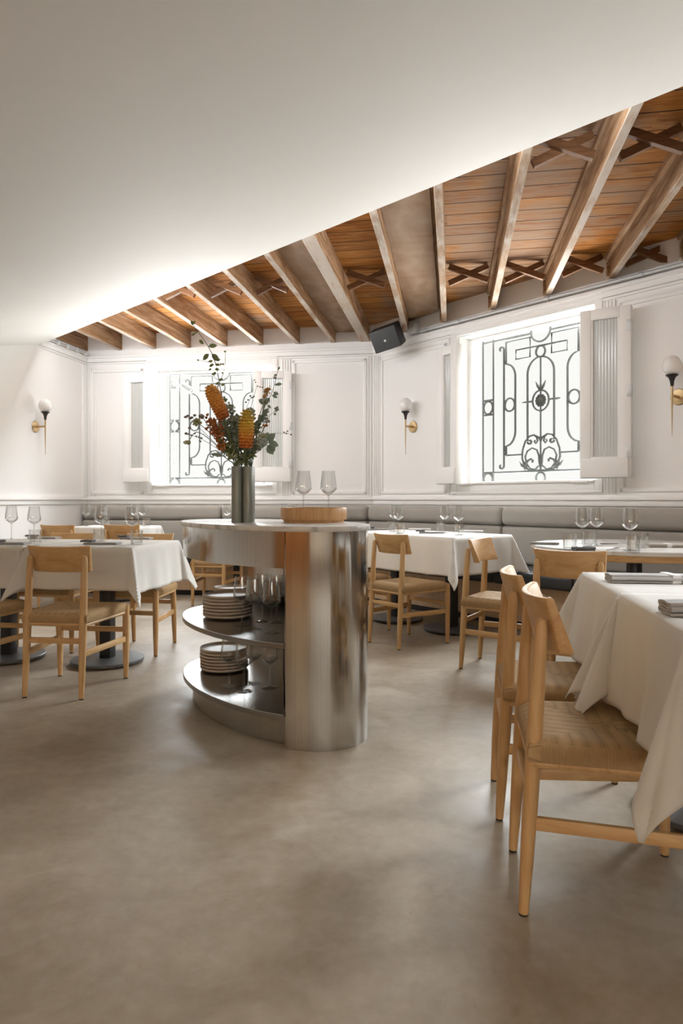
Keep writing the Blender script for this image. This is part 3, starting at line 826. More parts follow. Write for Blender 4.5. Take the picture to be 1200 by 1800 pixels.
# ------------------------------------------------------------------ chairs
def chair_proto():
    e = empty('dining_chair')
    SH = .452
    # woven seat: dished top, cord wrapped over the rails
    mb = MB(); n = 22; top = []
    def halfw(v): return .178 + .030*(v+1)/2
    for j in range(n+1):
        v = -1+2*j/n; row = []
        for i in range(n+1):
            u = -1+2*i/n
            eu, ev = abs(u)**10, abs(v)**10
            z = SH - .014*(1-u*u)*(1-v*v) - .016*max(abs(u)**14, abs(v)**14)
            row.append(mb.bm.verts.new((u*halfw(v), v*.208, z)))
        top.append(row)
    for j in range(n):
        for i in range(n): mb.bm.faces.new((top[j][i], top[j][i+1], top[j+1][i+1], top[j+1][i]))
    loop = [top[0][i] for i in range(n)] + [top[j][n] for j in range(n)] + [top[n][i] for i in range(n, 0, -1)] + [top[j][0] for j in range(n, 0, -1)]
    prev = loop
    for dz, k in ((-.012, 1.022), (-.03, 1.022), (-.045, 1.0)):
        cur = [mb.bm.verts.new((v.co.x*k, v.co.y*k, SH-.016+dz)) for v in loop]
        for i in range(len(loop)): mb.bm.faces.new((prev[i], cur[i], cur[(i+1) % len(loop)], prev[(i+1) % len(loop)]))
        prev = cur
    mb.bm.faces.new(prev[::-1])
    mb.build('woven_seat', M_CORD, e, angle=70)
    mb = MB()
    for s in (-1, 1): mb.tube([(s*.165, -.2, .385), (s*.198, .2, .385)], .011, 8)
    mb.tube([(-.19, .2, .385), (.19, .2, .385)], .011, 8); mb.tube([(-.16, -.2, .385), (.16, -.2, .385)], .011, 8)
    mb.build('seat_rail', M_OAK['x'], e)
    # front legs
    for s in (-1, 1):
        pts = [(s*.203, .212, z) for z in (.006, .12, .25, .36, .43)]
        l = MB().tube(pts, [.0125, .0165, .019, .0195, .018], 16).build('front_leg', M_OAK['z'], e)
        MB().tube([(s*.203, .212, 0), (s*.203, .212, .007)], .0115, 12).build('glide', M_GLIDE, l)
    # rear posts: straight, raked a little, rounded tops behind the back board
    for s in (-1, 1):
        def rp(z): return (s*(.157-.006*z), -.222+.045*z/.74, z)
        zs = [.006, .12, .28, .42, .56, .68, .725, .74, .745]
        l = MB().tube([rp(z) for z in zs], [.0125, .0165, .0195, .0200, .0185, .0165, .0155, .011, .004], 16).build('rear_leg', M_OAK['z'], e)
        MB().tube([rp(0), rp(.007)], .0115, 12).build('glide', M_GLIDE, l)
    def bar(a, b, h, t, axis):
        a, b = Vector(a), Vector(b); d = b-a
        M = Matrix.Translation((a+b)/2) @ d.to_track_quat('X', 'Z').to_matrix().to_4x4()
        mb = MB(); mb.box((0, 0, 0), (d.length, t, h), bev=.005, seg=2)
        bmesh.ops.transform(mb.bm, matrix=M, verts=mb.bm.verts[:])
        mb.build('stretcher', M_OAK[axis], e)
    bar((-.203, .212, .285), (.203, .212, .285), .030, .017, 'x')
    bar((-.154, -.205, .300), (.154, -.205, .300), .030, .017, 'x')
    for s in (-1, 1): bar((s*.155, -.208, .232), (s*.203, .212, .232), .034, .017, 'y')
    # curved, leaning back board in front of the posts
    mb = MB(); n = 18; secs = []
    z0, z1 = .655, .797
    for i in range(n+1):
        u = -1+2*i/n
        sec = []
        for (f, zz) in ((0, 0), (0, .5), (0, 1), (1, 1), (1, .5), (1, 0)):
            hwid = .158 + .018*zz
            x = u*hwid
            yb = -.152 - .018*(zz-.5)*2 - .042*(1-u*u) + (.0 if f == 0 else .020 + .018*(1-zz))
            z = z0+(z1-z0)*zz - (.006*(1-u*u) if zz == 1 else 0)
            sec.append(mb.bm.verts.new((x, yb, z)))
        secs.append(sec)
    for a, b in zip(secs, secs[1:]):
        for k in range(6): mb.bm.faces.new((a[k], a[(k+1) % 6], b[(k+1) % 6], b[k]))
    mb.bm.faces.new(secs[0]); mb.bm.faces.new(secs[-1][::-1])
    bmesh.ops.recalc_face_normals(mb.bm, faces=mb.bm.faces[:])
    es = [ed for ed in mb.bm.edges if len(ed.link_faces) == 2 and ed.calc_face_angle(0) > R(50)]
    bmesh.ops.bevel(mb.bm, geom=es, offset=.0045, segments=2, affect='EDGES', profile=.5)
    mb.build('back_board', M_OAK['x'], e, angle=50)
    return e
CH = Kind(chair_proto())
def facing(v): return math.atan2(v[1], v[0]) - PI/2
DV = (.15, .98868)
chairs = [
 ((-1.48, 3.785), (.12, .99), 'oak dining chair with its back to the camera at the front left table'),
 ((-2.115, 3.90), (.15, .99), 'oak dining chair cut by the left edge of the photo, woven seat only in view'),
 ((-1.40, 4.765), (-.15, -.99), 'oak chair facing the camera behind the left table, beside the blue-white cloth end'),
 ((-1.995, 4.86), (-.15, -.99), 'oak chair facing the camera behind the left table, half hidden by the nearest chair back'),
 ((-2.715, 6.74), (.15, .99), 'oak chair at the small far left table, the one nearer the left wall light'),
 ((-2.14, 6.82), (.02, 1), 'oak chair at the small far left table, the one seen between two wine glasses'),
 ((-1.265, 6.86), (.16, .99), 'oak chair far behind the steel station, seen through its open shelves'),
 ((.476, 4.98), (.79, .61), 'oak chair with its back to the camera, just right of the steel cylinder'),
 ((.085, 5.455), (.79, .61), 'oak chair mostly hidden behind the steel station, only front legs showing'),
 ((1.005, 4.21), (.84, -.54), 'oak chair seen side on between the white middle table and the round marble table'),
 ((1.20, 3.455), (.577, .816), 'oak chair pulled up in front of the round marble table, wide back board in view'),
 ((.70, 1.828), (.986, -.165), 'largest oak chair, at the front right table nearest the camera'),
 ((.757, 2.335), (.986, -.165), 'oak chair directly behind the largest one at the right tables'),
]
for (x, y), d, lb in chairs: CH.place((x, y, 0), facing(d), lb, 'chair', 'oak dining chairs with woven cord seats')

# ------------------------------------------------------------------ tables
def pedestal_table(label, x, y, d, sx, sy, z=.757, feet=1, base_r=.225):
    e = thing('dining_table', label, 'table', (x, y, 0), frame2(d), 'pedestal dining tables')
    MB().box((0, 0, z-.0135), (sx, sy, .025), bev=.004).build('table_top', M_OAK['x'], e)
    MB().box((0, 0, (z-.026+.03)/2), (.075, .075, z-.026-.03), bev=.006).build('column', M_BLACK, e)
    MB().lathe([(0, .012), (base_r-.004, .010), (base_r, .016), (base_r, .026), (base_r-.004, .029), (.06, .034), (0, .034)], 48).build('base_plate', M_DISC, e)
    mb = MB()
    for k in range(4):
        a = PI/4+k*PI/2; mb.lathe([(0, 0), (.014, 0), (.014, .012), (0, .012)], 10, Matrix.Translation((math.cos(a)*(base_r-.04), math.sin(a)*(base_r-.04), 0)))
    mb.build('foot', M_BLACK, e)
    return e
def tablecloth(label, x, y, d, sx, sy, over, z=.7585, seed=0, n=84, drop=None, amp=.016, a0=5, a1=24, group='white tablecloths'):
    """cloth laid on a rectangular top: flat on it, rounded over the edge, hanging with folds, pointed corner drapes"""
    rnd = random.Random(seed); ph = [rnd.uniform(0, 6.28) for _ in range(8)]; fr = [rnd.uniform(.8, 1.25) for _ in range(8)]
    mb = MB()
    def axis(s, o):
        a = []; h = s/2
        na = max(14, int(n*o/(s+2*o)))
        a += [-h-o+o*i/na for i in range(na)]
        nb = 18; a += [-h+s*i/nb for i in range(nb+1)]
        a += [h+o*(i+1)/na for i in range(na)]
        return a
    ox, oy = over if isinstance(over, tuple) else (over, over)
    xs, ys = axis(sx, ox), axis(sy, oy)
    grid = []
    for v in ys:
        row = []
        for u in xs:
            cu, cv = max(-sx/2, min(sx/2, u)), max(-sy/2, min(sy/2, v))
            du, dv = u-cu, v-cv; r = math.hypot(du, dv)
            if r < 1e-9:
                row.append(mb.bm.verts.new((u, v, z+.0012))); continue
            phi = math.atan2(abs(dv), abs(du)); k = math.sin(2*phi)
            al = R(a0 + (a1-a0)*max(0, k)**1.2)
            # folds running down the hanging sides
            s = cu if abs(dv) > abs(du) else cv
            o = ox if abs(du) > abs(dv) else oy
            side = (0 if du > 0 else 1) if abs(du) > abs(dv) else (2 if dv > 0 else 3)
            f = (r/o)
            wv = math.sin(s*17*fr[side]+ph[side])*.6 + math.sin(s*31*fr[side+4]+ph[side+4])*.4
            out = r*math.sin(al) + (1-k)*amp*f*wv + .006
            if k > .02:   # pleat through the corner drape
                out += .030*f*math.sin(phi*6+ph[side])*k*.5
            bend = min(1, r/.02)
            zz = z + .0012 - r*math.cos(al)*(.25+.75*bend if bend < 1 else 1) + .003*bend*0
            dx, dy = math.cos(phi)*(1 if du > 0 else -1 if du < 0 else 0), math.sin(phi)*(1 if dv > 0 else -1 if dv < 0 else 0)
            row.append(mb.bm.verts.new((cu+dx*out*bend + 0, cv+dy*out*bend, zz)))
        grid.append(row)
    for j in range(len(ys)-1):
        for i in range(len(xs)-1): mb.bm.faces.new((grid[j][i], grid[j][i+1], grid[j+1][i+1], grid[j+1][i]))
    o = mb.build('tablecloth', M_CLOTH, angle=80)
    so = o.modifiers.new('hem', 'SOLIDIFY'); so.thickness = .0018; so.offset = 1
    o.location = (x, y, 0); o.rotation_euler = (0, 0, frame2(d))
    return tag(o, label, 'tablecloth', group)
PD = V2(.98868, -.15)
# left pair
LT = V2(-1.495, 4.365); LT2 = LT - PD*.69
pedestal_table('black pedestal table under the white cloth with the blue-tinted end, left of the steel station', LT.x, LT.y, PD, .66, .70)
pedestal_table('black pedestal table cut by the left edge of the photo', LT2.x, LT2.y, PD, .66, .70)
tablecloth('white tablecloth with a blue-tinted end and hanging corner, left of the steel station', LT.x, LT.y, PD, .665, .705, (.27, .25), seed=3, a1=20)
tablecloth('white tablecloth running out of the left edge of the photo', LT2.x, LT2.y, PD, .665, .705, (.0105, .25), seed=5, a1=20)
# far left
FT = V2(-2.36, 7.10)
pedestal_table('small far table by the left corner of the room', FT.x, FT.y, PB, .76, .56)
tablecloth('white tablecloth on the small far table by the left corner', FT.x, FT.y, PB, .765, .565, .2, seed=8, n=50)
# behind the station
for k, lb in ((-.32, 'far table behind the steel station, its black column seen through the open shelves'), (.34, 'far table hidden behind the steel station, under the tray glasses')):
    p = V2(-.78, 7.17)+PB*k
    pedestal_table(lb, p.x, p.y, PB, .62, .62)
p = V2(-.78, 7.17)+PB*.01
tablecloth('white tablecloth on the far tables behind the steel station', p.x, p.y, PB, 1.29, .625, .18, seed=9, n=50)
# middle pair by the right banquette
MT = V2(.675, 5.66)
for k, lb in ((-.31, 'black pedestal table right behind the steel cylinder, under the middle white cloth'), (.31, 'black pedestal table under the hanging corner of the middle white cloth')):
    p = MT + WR*k; pedestal_table(lb, p.x, p.y, WR, .61, .70)
tablecloth('long white tablecloth on the middle table by the grey banquette, corner hanging low', MT.x, MT.y, WR, 1.245, .705, .28, seed=12, a1=22, n=96)
# near pair on the right
NT = V2(1.2235, 2.265); NT2 = NT - V2(.165, .9863)*.62
PN = V2(.9863, -.165)
pedestal_table('table under the farther of the two white cloths at the right edge', NT.x, NT.y, PN, .70, .60)
pedestal_table('table under the nearest white cloth at the right edge', NT2.x, NT2.y, PN, .70, .60)
tablecloth('farther of the two overlapping white tablecloths at the right edge, behind the largest chair', NT.x, NT.y, PN, .705, .605, (.30, .26), seed=21, a0=9, a1=27, amp=.022, n=120)
tablecloth('nearest white tablecloth, hanging in folds over the woven seat of the largest chair', NT2.x, NT2.y, PN, .705, .605, (.30, .30), z=.7625, seed=27, a0=7, a1=25, amp=.026, n=120)
# round marble table
RT = V2(1.80, 4.20); RR = .615
e = thing('round_table', 'round marble table with an oak edge in front of the right banquette', 'table', (RT.x, RT.y, 0))
MB().lathe([(0, .737), (RR-.003, .737), (RR, .740), (RR, .757), (RR-.003, .760), (0, .760)], 96).build('marble_top', M_MARBLE, e)
MB().lathe([(0, .700), (RR-.018, .700), (RR-.014, .703), (RR-.014, .737), (0, .737)], 96).build('oak_edge', M_OAK['x'], e)
MB().lathe([(.0, .03), (.045, .03), (.045, .685), (.12, .690), (.12, .700), (0, .700)], 32).build('column', M_BLACK, e)
MB().lathe([(0, .004), (.30, .004), (.305, .012), (.30, .022), (.06, .032), (0, .032)], 48).build('base_plate', M_DISC, e)
mb = MB()
for a in (0, PI/2): mb.box((0, 0, .693), (.8, .045, .012), rot=Matrix.Rotation(a+.5, 4, 'Z'))
mb.build('under_bracket', M_BLACK, e, smooth=False)

# ------------------------------------------------------------------ steel service station
EC, EA, EB, ETH = V2(-.362, 3.378), .661, .347, 2.2134
def ell(t, k=0.0):
    t = R(t); a, b = EA-k, EB-k
    x, y = a*math.cos(t), b*math.sin(t)
    c, s = math.cos(ETH), math.sin(ETH)
    return V2(EC.x+x*c-y*s, EC.y+x*s+y*c)
def ring(t0, t1, k=0.0, n=40): return [tuple(ell(t0+(t1-t0)*i/n, k)-EC) for i in range(n+1)]
e = thing('service_station', 'oval brushed steel service station with open shelves and a marble top', 'service counter', (EC.x, EC.y, 0))
TF, TB = 140.5, 300
ZT = .928
MB().prism([tuple(p) for p in ring(TF, TB, .004, 90)], 0, ZT-.022).build('steel_cylinder', M_STEEL, e, angle=30)
# drawer band round the open end
def band(t0, t1, kout, kin, z0, z1, n=70):
    return ring(t0, t1, kout, n) + ring(t1, t0, kin, n)
MB().prism(band(TB, TF+360-.4, .004, .020, 0, 1), .752, ZT-.022).build('steel_band', M_STEEL, e, angle=30)
MB().prism(band(TB, TB+26, .004, .012, 0, 1, 20), .0, .752).build('rear_steel_skin', M_STEEL, e, angle=30)
for z, nm in ((.415, 'shelf'), (.118, 'shelf')):
    MB().prism(ring(TB+.3, TF+360-.8, .0 if z > .2 else .004, 90), z, z+.024, bev=.002, seg=1).build(nm, M_SHELF, e, angle=30)
MB().prism(ring(TB+.3, TF+360-.8, .055, 80), 0, .118).build('plinth', M_STEEL, e, angle=30)
MB().prism(ring(TB+.3, TF+360-.8, .022, 60), .85, .86).build('soffit_board', M_SHELF, e, angle=30)
MB().prism(ring(0, 358, -.008, 140), ZT-.022, ZT, bev=.003, seg=2).build('marble_top', M_MARBLE, e, angle=30)

# ------------------------------------------------------------------ glassware, plates, napkins, cutlery
def wine_glass():
    e = empty('wine_glass')
    HT = .232
    po = [(.006, .112), (.020, .120), (.036, .133), (.0415, .142), (.0418, .150), (.0395, .175), (.0355, .205), (.0325, HT)]
    pi_ = [(.0315, HT), (.0345, .205), (.0385, .175), (.0406, .150), (.0402, .1435), (.035, .136), (.018, .1235), (0, .118)]
    MB().lathe([(0, .110)]+po+pi_, 32).build('bowl', M_GLASS, e, angle=60)
    MB().lathe([(0, .003), (.0045, .004), (.0035, .02), (.0032, .09), (.0055, .111), (0, .111)], 14).build('stem', M_GLASS_S, e, angle=60)
    MB().lathe([(0, 0), (.038, 0), (.0385, .0012), (.02, .0035), (.006, .008), (0, .009)], 32).build('foot', M_GLASS, e, angle=60)
    return e
WG = Kind(wine_glass())
def tumbler():
    mb = MB(); prof = []
    r0, r1, h = .033, .0375, .088
    n = 48; rings = []
    for (r, z, out) in ((.0, 0, 0), (r0, 0, 1), (r0+.001, .004, 1), (r1, h, 1), (r1-.0022, h, 0), (r0-.002, .010, 0), (0, .010, 0)):
        if r == 0: rings.append([mb.bm.verts.new((0, 0, z))]); continue
        rings.append([mb.bm.verts.new(((r + (.0009*(k % 2) if out else 0))*math.cos(k/n*2*PI), (r + (.0009*(k % 2) if out else 0))*math.sin(k/n*2*PI), z)) for k in range(n)])
    for A, B in zip(rings, rings[1:]):
        for k in range(n):
            k2 = (k+1) % n
            if len(A) == 1: mb.bm.faces.new((A[0], B[k2], B[k]))
            elif len(B) == 1: mb.bm.faces.new((A[k], A[k2], B[0]))
            else: mb.bm.faces.new((A[k], A[k2], B[k2], B[k]))
    return mb.build('tumbler', M_GLASS, angle=25)
TG = Kind(tumbler())
ZL = .7625       # cloth surface
ZN = .7665       # nearest cloth
ZM = .7605       # marble
def on(px, py, z=ZL, dy=0):
    p = on_level(px, py, z); return (p.x, p.y+dy, z)
for (px, py, z), lb in (
  ((20, 948, ZL), 'wine glass at the left edge of the photo, on the left table'),
  ((60, 952, ZL), 'wine glass second from the left edge, behind a tumbler on the left table'),
  ((178, 951, ZL), 'wine glass in front of an orange chair back on the left table'),
  ((232, 957, ZL), 'wine glass nearest the blue-tinted end of the left table'),
):
    WG.place(on(px, py, z), .3, lb, 'wine glass', 'wine glasses')
for (x, y, lb) in ((-2.62, 7.02, 'leftmost wine glass on the small far left table'), (-2.50, 7.2, 'wine glass on the far left table, left of the chair between glasses'),
  (-2.12, 7.0, 'wine glass on the far left table, overlapped by the nearest table glass'), (-2.07, 7.12, 'rightmost wine glass on the small far left table'),
  (-1.19, 7.10, 'faint wine glass just left of the vase, on a far table'), (-.585, 7.05, 'faint wine glass left of the wooden tray, on a far table'), (-.50, 7.15, 'faint wine glass behind the left rim of the wooden tray, on a far table')):
    WG.place((x, y, ZL), .5, lb, 'wine glass', 'wine glasses')
for (px, py), lb in (((692, 935), 'wine glass at the left of the middle table, the left of the close pair'), ((700, 938), 'wine glass at the left of the middle table, the right of the close pair'),
  ((781, 937), 'wine glass near the middle of the long white table'), ((806, 941), 'rightmost wine glass on the long white middle table')):
    WG.place(on(px, py), .2, lb, 'wine glass', 'wine glasses')
for (px, py), lb in (((1023, 961), 'leftmost wine glass on the round marble table'), ((1048, 959), 'middle wine glass on the round marble table'), ((1107, 968), 'rightmost wine glass on the round marble table')):
    WG.place(on(px, py, ZM), .2, lb, 'wine glass', 'wine glasses')
for (px, py), lb in (((62, 955.5), 'tumbler on the left table beside the second wine glass from the left'), ((174, 954), 'tumbler on the left table below the orange chair back'), ((240, 957), 'tumbler by the blue-tinted end of the left table')):
    TG.place(on(px, py), 0, lb, 'tumbler', 'fluted tumblers')
for (x, y, lb) in ((-2.44, 7.08, 'faint tumbler on the small far left table, left'), (-2.0, 7.0, 'faint tumbler on the small far left table, right')):
    TG.place((x, y, ZL), 0, lb, 'tumbler', 'fluted tumblers')
for (px, py), lb in (((689, 934), 'leftmost tumbler on the long white middle table'), ((704, 938.5), 'second tumbler from the left on the long white middle table'), ((775, 935), 'third tumbler from the left on the middle table'), ((807, 939.5), 'rightmost tumbler on the long white middle table')):
    TG.place(on(px, py), 0, lb, 'tumbler', 'fluted tumblers')
for (px, py), lb in (((1001, 966), 'leftmost fluted tumbler on the round marble table'), ((1036, 959.5), 'fluted tumbler behind the two wine glasses on the marble table'), ((1113, 971), 'fluted tumbler in front on the marble table, right'), ((1127, 963), 'fluted tumbler behind on the marble table, at far right')):
    TG.place(on(px, py, ZM), 0, lb, 'tumbler', 'fluted tumblers')
# on and in the station
def stn(px, py, z): p = on_level(px, py, z); return (p.x, p.y, z)
for (px, py, z), lb in (
  ((425, 1098, .4392), 'wine glass on the upper shelf nearest the plates'), ((447, 1105, .4392), 'wine glass on the upper shelf, second from the plates'),
  ((477, 1112, .4392), 'wine glass at the front edge of the upper shelf'), ((461, 1092, .4392), 'wine glass on the upper shelf, behind the front two'), ((486, 1094, .4392), 'wine glass on the upper shelf half hidden by the steel cylinder'),
  ((403, 1205, .1422), 'wine glass on the lower shelf in front of the plates'), ((429, 1215, .1422), 'wine glass at the front of the lower shelf'), ((446, 1201, .1422), 'wine glass on the lower shelf, the rear one'), ((474, 1209, .1422), 'rightmost wine glass on the lower shelf')):
    WG.place(stn(px, py, z), .4, lb, 'wine glass', 'wine glasses on the service shelves')
TR = V2(-.137, 3.372); TRr = .163
e = thing('serving_tray', 'round turned oak tray on the marble top of the steel station', 'tray', (TR.x, TR.y, ZT))
MB().lathe([(0, 0), (TRr-.015, 0), (TRr-.013, .012), (TRr-.003, .014), (TRr, .018), (TRr, .068), (TRr-.003, .072), (TRr-.016, .072), (TRr-.018, .068), (TRr-.018, .022), (0, .022)], 72).build('tray_body', M_TRAY, e, angle=40)
for px, lb in ((533, 'left wine glass standing in the round wooden tray'), (577, 'right wine glass standing in the round wooden tray')):
    Y = TR.y+.03; WG.place(((px-600)/F*Y, Y, ZT+.0225), .1, lb, 'wine glass', 'wine glasses in the tray')
def plate():
    r = .127
    return MB().lathe([(0, .003), (.070, .003), (.074, 0), (.080, 0), (.083, .004), (r-.012, .007), (r-.003, .011), (r, .019), (r-.002, .0225), (r-.005, .020), (r-.012, .0125), (.07, .0095), (0, .009)], 56).build('plate', M_PLATE, angle=60)
PL = Kind(plate())
nth = ['bottom', 'second from the bottom', 'third from the bottom', 'fourth from the bottom', 'fifth from the bottom', 'sixth from the bottom', 'top']
for (x, y, z, n, sc, lb) in ((-.582, 3.50, .4392, 7, 1, 'front stack on the upper shelf'), (-.606, 3.775, .4392, 7, .78, 'rear stack on the upper shelf'), (-.622, 3.62, .1422, 7, 1, 'stack on the lower shelf')):
    for k in range(n):
        PL.place((x+random.uniform(-.0015, .0015), y+random.uniform(-.0015, .0015), z+k*.0163), random.uniform(0, 6), 'beige stoneware plate, %s of the %s' % (nth[k], lb), 'plate', 'plates in the ' + lb, scale=(sc, sc, 1))

def ribbon(layers, width, th, length, r_end=None):
    """folded cloth seen end on: a serpentine of layers, extruded along local x"""
    mid = []; hw = width/2
    for k in range(layers):
        z = th*.6 + k*th*1.25
        a = [(-hw + (2*hw)*i/6, z + .0015*math.sin(i*1.3+k)) for i in range(7)]
        if k % 2: a.reverse()
        mid += a
        if k < layers-1:
            x = a[-1][0]; sgn = 1 if x > 0 else -1
            mid += [(x+sgn*th*.5, z+th*.3), (x+sgn*th*.62, z+th*.62), (x+sgn*th*.5, z+th*.95)]
    up, dn = [], []
    for i, p in enumerate(mid):
        a = Vector(mid[max(0, i-1)]); b = Vector(mid[min(len(mid)-1, i+1)]); t = (b-a).normalized(); nrm = Vector((-t.y, t.x))
        up.append(Vector(p)+nrm*th*.5); dn.append(Vector(p)-nrm*th*.5)
    sec = up+dn[::-1]
    mb = MB(); nx = 6; rows = []
    for i in range(nx+1):
        x = length*(i/nx-.5); sag = .0012*math.sin(i*2.1)
        rows.append([mb.bm.verts.new((x, q.x, q.y+abs(sag))) for q in sec])
    m = len(sec)
    for A, B in zip(rows, rows[1:]):
        for k in range(m): mb.bm.faces.new((A[k], A[(k+1) % m], B[(k+1) % m], B[k]))
    h = len(mid)
    for rw, flip in ((rows[0], False), (rows[-1], True)):
        for i in range(h-1):
            f = (rw[i], rw[i+1], rw[m-2-i], rw[m-1-i]); mb.bm.faces.new(f[::-1] if flip else f)
    return mb
def napkin(label, loc, rz, length=.2, width=.075, layers=3, th=.0055, m=None, dark=0, band_at=None, group=None):
    e = thing('folded_napkin', label, 'napkin', loc, rz, group)
    ribbon(layers, width, th, length).build('linen', m or M_NAPKIN, e, angle=70)
    if dark:
        mb = ribbon(layers, width*.62, th*1.1, .075); o = mb.build('dark_end', M_NAPKIN_D, e, angle=70); o.location = (-length/2+.01, 0, layers*th*1.25+.001)
    if band_at is not None:
        hh = layers*th*1.25+.002
        o = MB().box((band_at, 0, hh/2), (.028, width+th*1.5+.004, hh+.001), bev=.003).build('paper_band', M_PAPER, e); o.rotation_euler = (0, 0, .12)
    return e
def fork(label, loc, rz):
    e = thing('fork', label, 'fork', loc, rz, 'forks')
    mb = MB(); pts = [(-.10, 0, .003), (-.03, 0, .004), (.03, 0, .005), (.05, 0, .006)]
    mb.tube(pts, [.006, .004, .003, .006], 8, flat=.35)
    mb.box((.062, 0, .006), (.026, .022, .002), bev=.0008, seg=1)
    for k in (-1.5, -.5, .5, 1.5): mb.tube([(.072, k*.006, .006), (.09, k*.006, .007), (.105, k*.006, .006)], [.002, .0018, .0008], 6)
    mb.build('fork_body', M_CHROME, e); return e
def knife(label, loc, rz):
    e = thing('table_knife', label, 'knife', loc, rz, 'knives')
    MB().tube([(-.105, 0, .004), (-.06, 0, .0045), (0, 0, .004)], [.006, .0065, .0045], 8, flat=.6).build('handle', M_CHROME, e)
    MB().prism([(0, -.006), (.08, -.008), (.105, -.003), (.112, .006), (0, .006)], .003, .0045).build('blade', M_CHROME, e, smooth=False); return e
pr = frame2(PD)
for (px, py), lb in (((20, 957), 'grey folded napkin at the left edge of the left table'), ((78, 947), 'grey napkin with a charcoal end behind the left tumbler'),
   ((180, 957), 'grey napkin with a charcoal roll just behind the nearest left chair back'), ((240, 948), 'grey napkin with a charcoal end behind the tumbler by the blue-tinted end')):
    x, y, z = on(px, py); napkin(lb, (x, y, z), pr + (.05 if px > 100 else .02), .21, .08, 2, .005, dark=1, group='napkins on the left tables')
for (px, py), lb in (((40, 960.5), 'steel fork on the left table in front of the leftmost napkin'), ((190, 960.5), 'steel fork beside the napkin behind the nearest left chair back')):
    fork(lb, on(px, py), pr+.1)
wr = frame2(WR)
for (px, py, m, dk, rz), lb in (((758, 937.5, M_NAPKIN, 1, wr+.75), 'grey napkin with a dark end at the front of the middle table'), ((828, 935, M_PAPER, 0, wr+.7), 'pale rolled napkin on the right end of the middle table'),
   ((737, 931.5, M_PAPER, 0, wr+.7), 'pale rolled napkin at the back of the middle table'), ((668, 931.5, M_NAPKIN, 1, wr+.8), 'grey napkin at the left end of the middle table beside the steel cylinder')):
    napkin(lb, on(px, py), rz, .2, .07, 2, .005, m=m, dark=dk, group='napkins on the middle table')
napkin('charcoal rolled napkin at the front of the round marble table', on(1025, 968, ZM), wr+1.0, .11, .055, 3, .0055, m=M_NAPKIN_D)
x, y, z = on(1062, 964, ZM)
o = MB().box((0, 0, .0012), (.21, .16, .0024), bev=.0008, seg=1).build('paper_menu', M_PAPER); o.location = (x, y, z); o.rotation_euler = (0, 0, .35); tag(o, 'white paper menu lying on the round marble table', 'paper')
napkin('long pale rolled napkin on the right part of the round marble table', on(1178, 962, ZM), -.1, .26, .06, 3, .0055, m=linen('beige_linen', (.50, .47, .42), 0), band_at=-.02)
napkin('grey napkin with pale end at the left rim of the round marble table', on(957, 957, ZM), -.35, .17, .05, 2, .005)
fork('steel fork on the marble table beside the white paper', on(1077, 966, ZM), .9)
knife('steel knife behind the glasses on the round marble table', on(1085, 957, ZM), -.1)
napkin('grey banded napkin lying across the farther white cloth at the right', (1.08, 2.285, ZL), -.12, .36, .085, 4, .0055, band_at=.02)
napkin('grey rolled napkin on the nearest white cloth at the right edge', (.905, 1.615, ZN), -.10, .27, .075, 4, .0065)
fork('steel fork on the nearest white cloth at the right edge', (.90, 1.545, ZN), PI-.2)

# ------------------------------------------------------------------ wall lights
def sconce_proto():
    e = empty('wall_sconce')      # local -y points into the room
    rot = Matrix.Rotation(PI/2, 4, 'X')
    MB().lathe([(0, 0), (.062, 0), (.062, .006), (.058, .010), (.02, .012), (0, .012)], 40, rot).build('back_plate', M_BRASS, e)
    MB().tube([(0, -.01, 0), (0, -.115, 0)], .011, 14).build('arm', M_BRASS, e)
    MB().tube([(0, -.115, -.30), (0, -.115, -.10), (0, -.115, .02), (0, -.115, .11)], [.002, .006, .0085, .0085], 12).build('spike', M_BRASS, e)
    M = Matrix.Translation((0, -.115, 0))
    MB().lathe([(0, .07), (.011, .07), (.016, .11), (.026, .135), (.045, .150), (.046, .154), (0, .154)], 28, M).build('cup', M_BRONZE, e)
    mb = MB(); n = 56; rows = []
    for j in range(1, 16):
        a = PI*j/16; z = .218 - .080*math.cos(a) * (1 if math.cos(a) > 0 else .86); r = .066*math.sin(a)
        rows.append([mb.bm.verts.new((r*(1+.018*(k % 2))*math.cos(k/n*2*PI+a*.5), -.115+r*(1+.018*(k % 2))*math.sin(k/n*2*PI+a*.5), .436-z)) for k in range(n)])
    for A, B in zip(rows, rows[1:]):
        for k in range(n): mb.bm.faces.new((A[k], A[(k+1) % n], B[(k+1) % n], B[k]))
    mb.bm.faces.new(rows[0]); mb.bm.faces.new(rows[-1][::-1])
    mb.build('globe', M_OPAL, e, angle=60)
    return e
SCN = Kind(sconce_proto())
def sconce(n, d_, px, lb):
    p = on_wall(n, d_, px) - n*.001
    SCN.place((p.x, p.y, 1.812), frame2(n)-PI/2, lb, 'wall light', 'torch shaped wall lights')
sconce(NL, DL, 62, 'brass torch wall light on the left wall')
sconce(NR, DR, 726, 'brass torch wall light between the corner and the iron grille window')
sconce(NR, DR, 1193, 'brass torch wall light at the right edge of the photo')

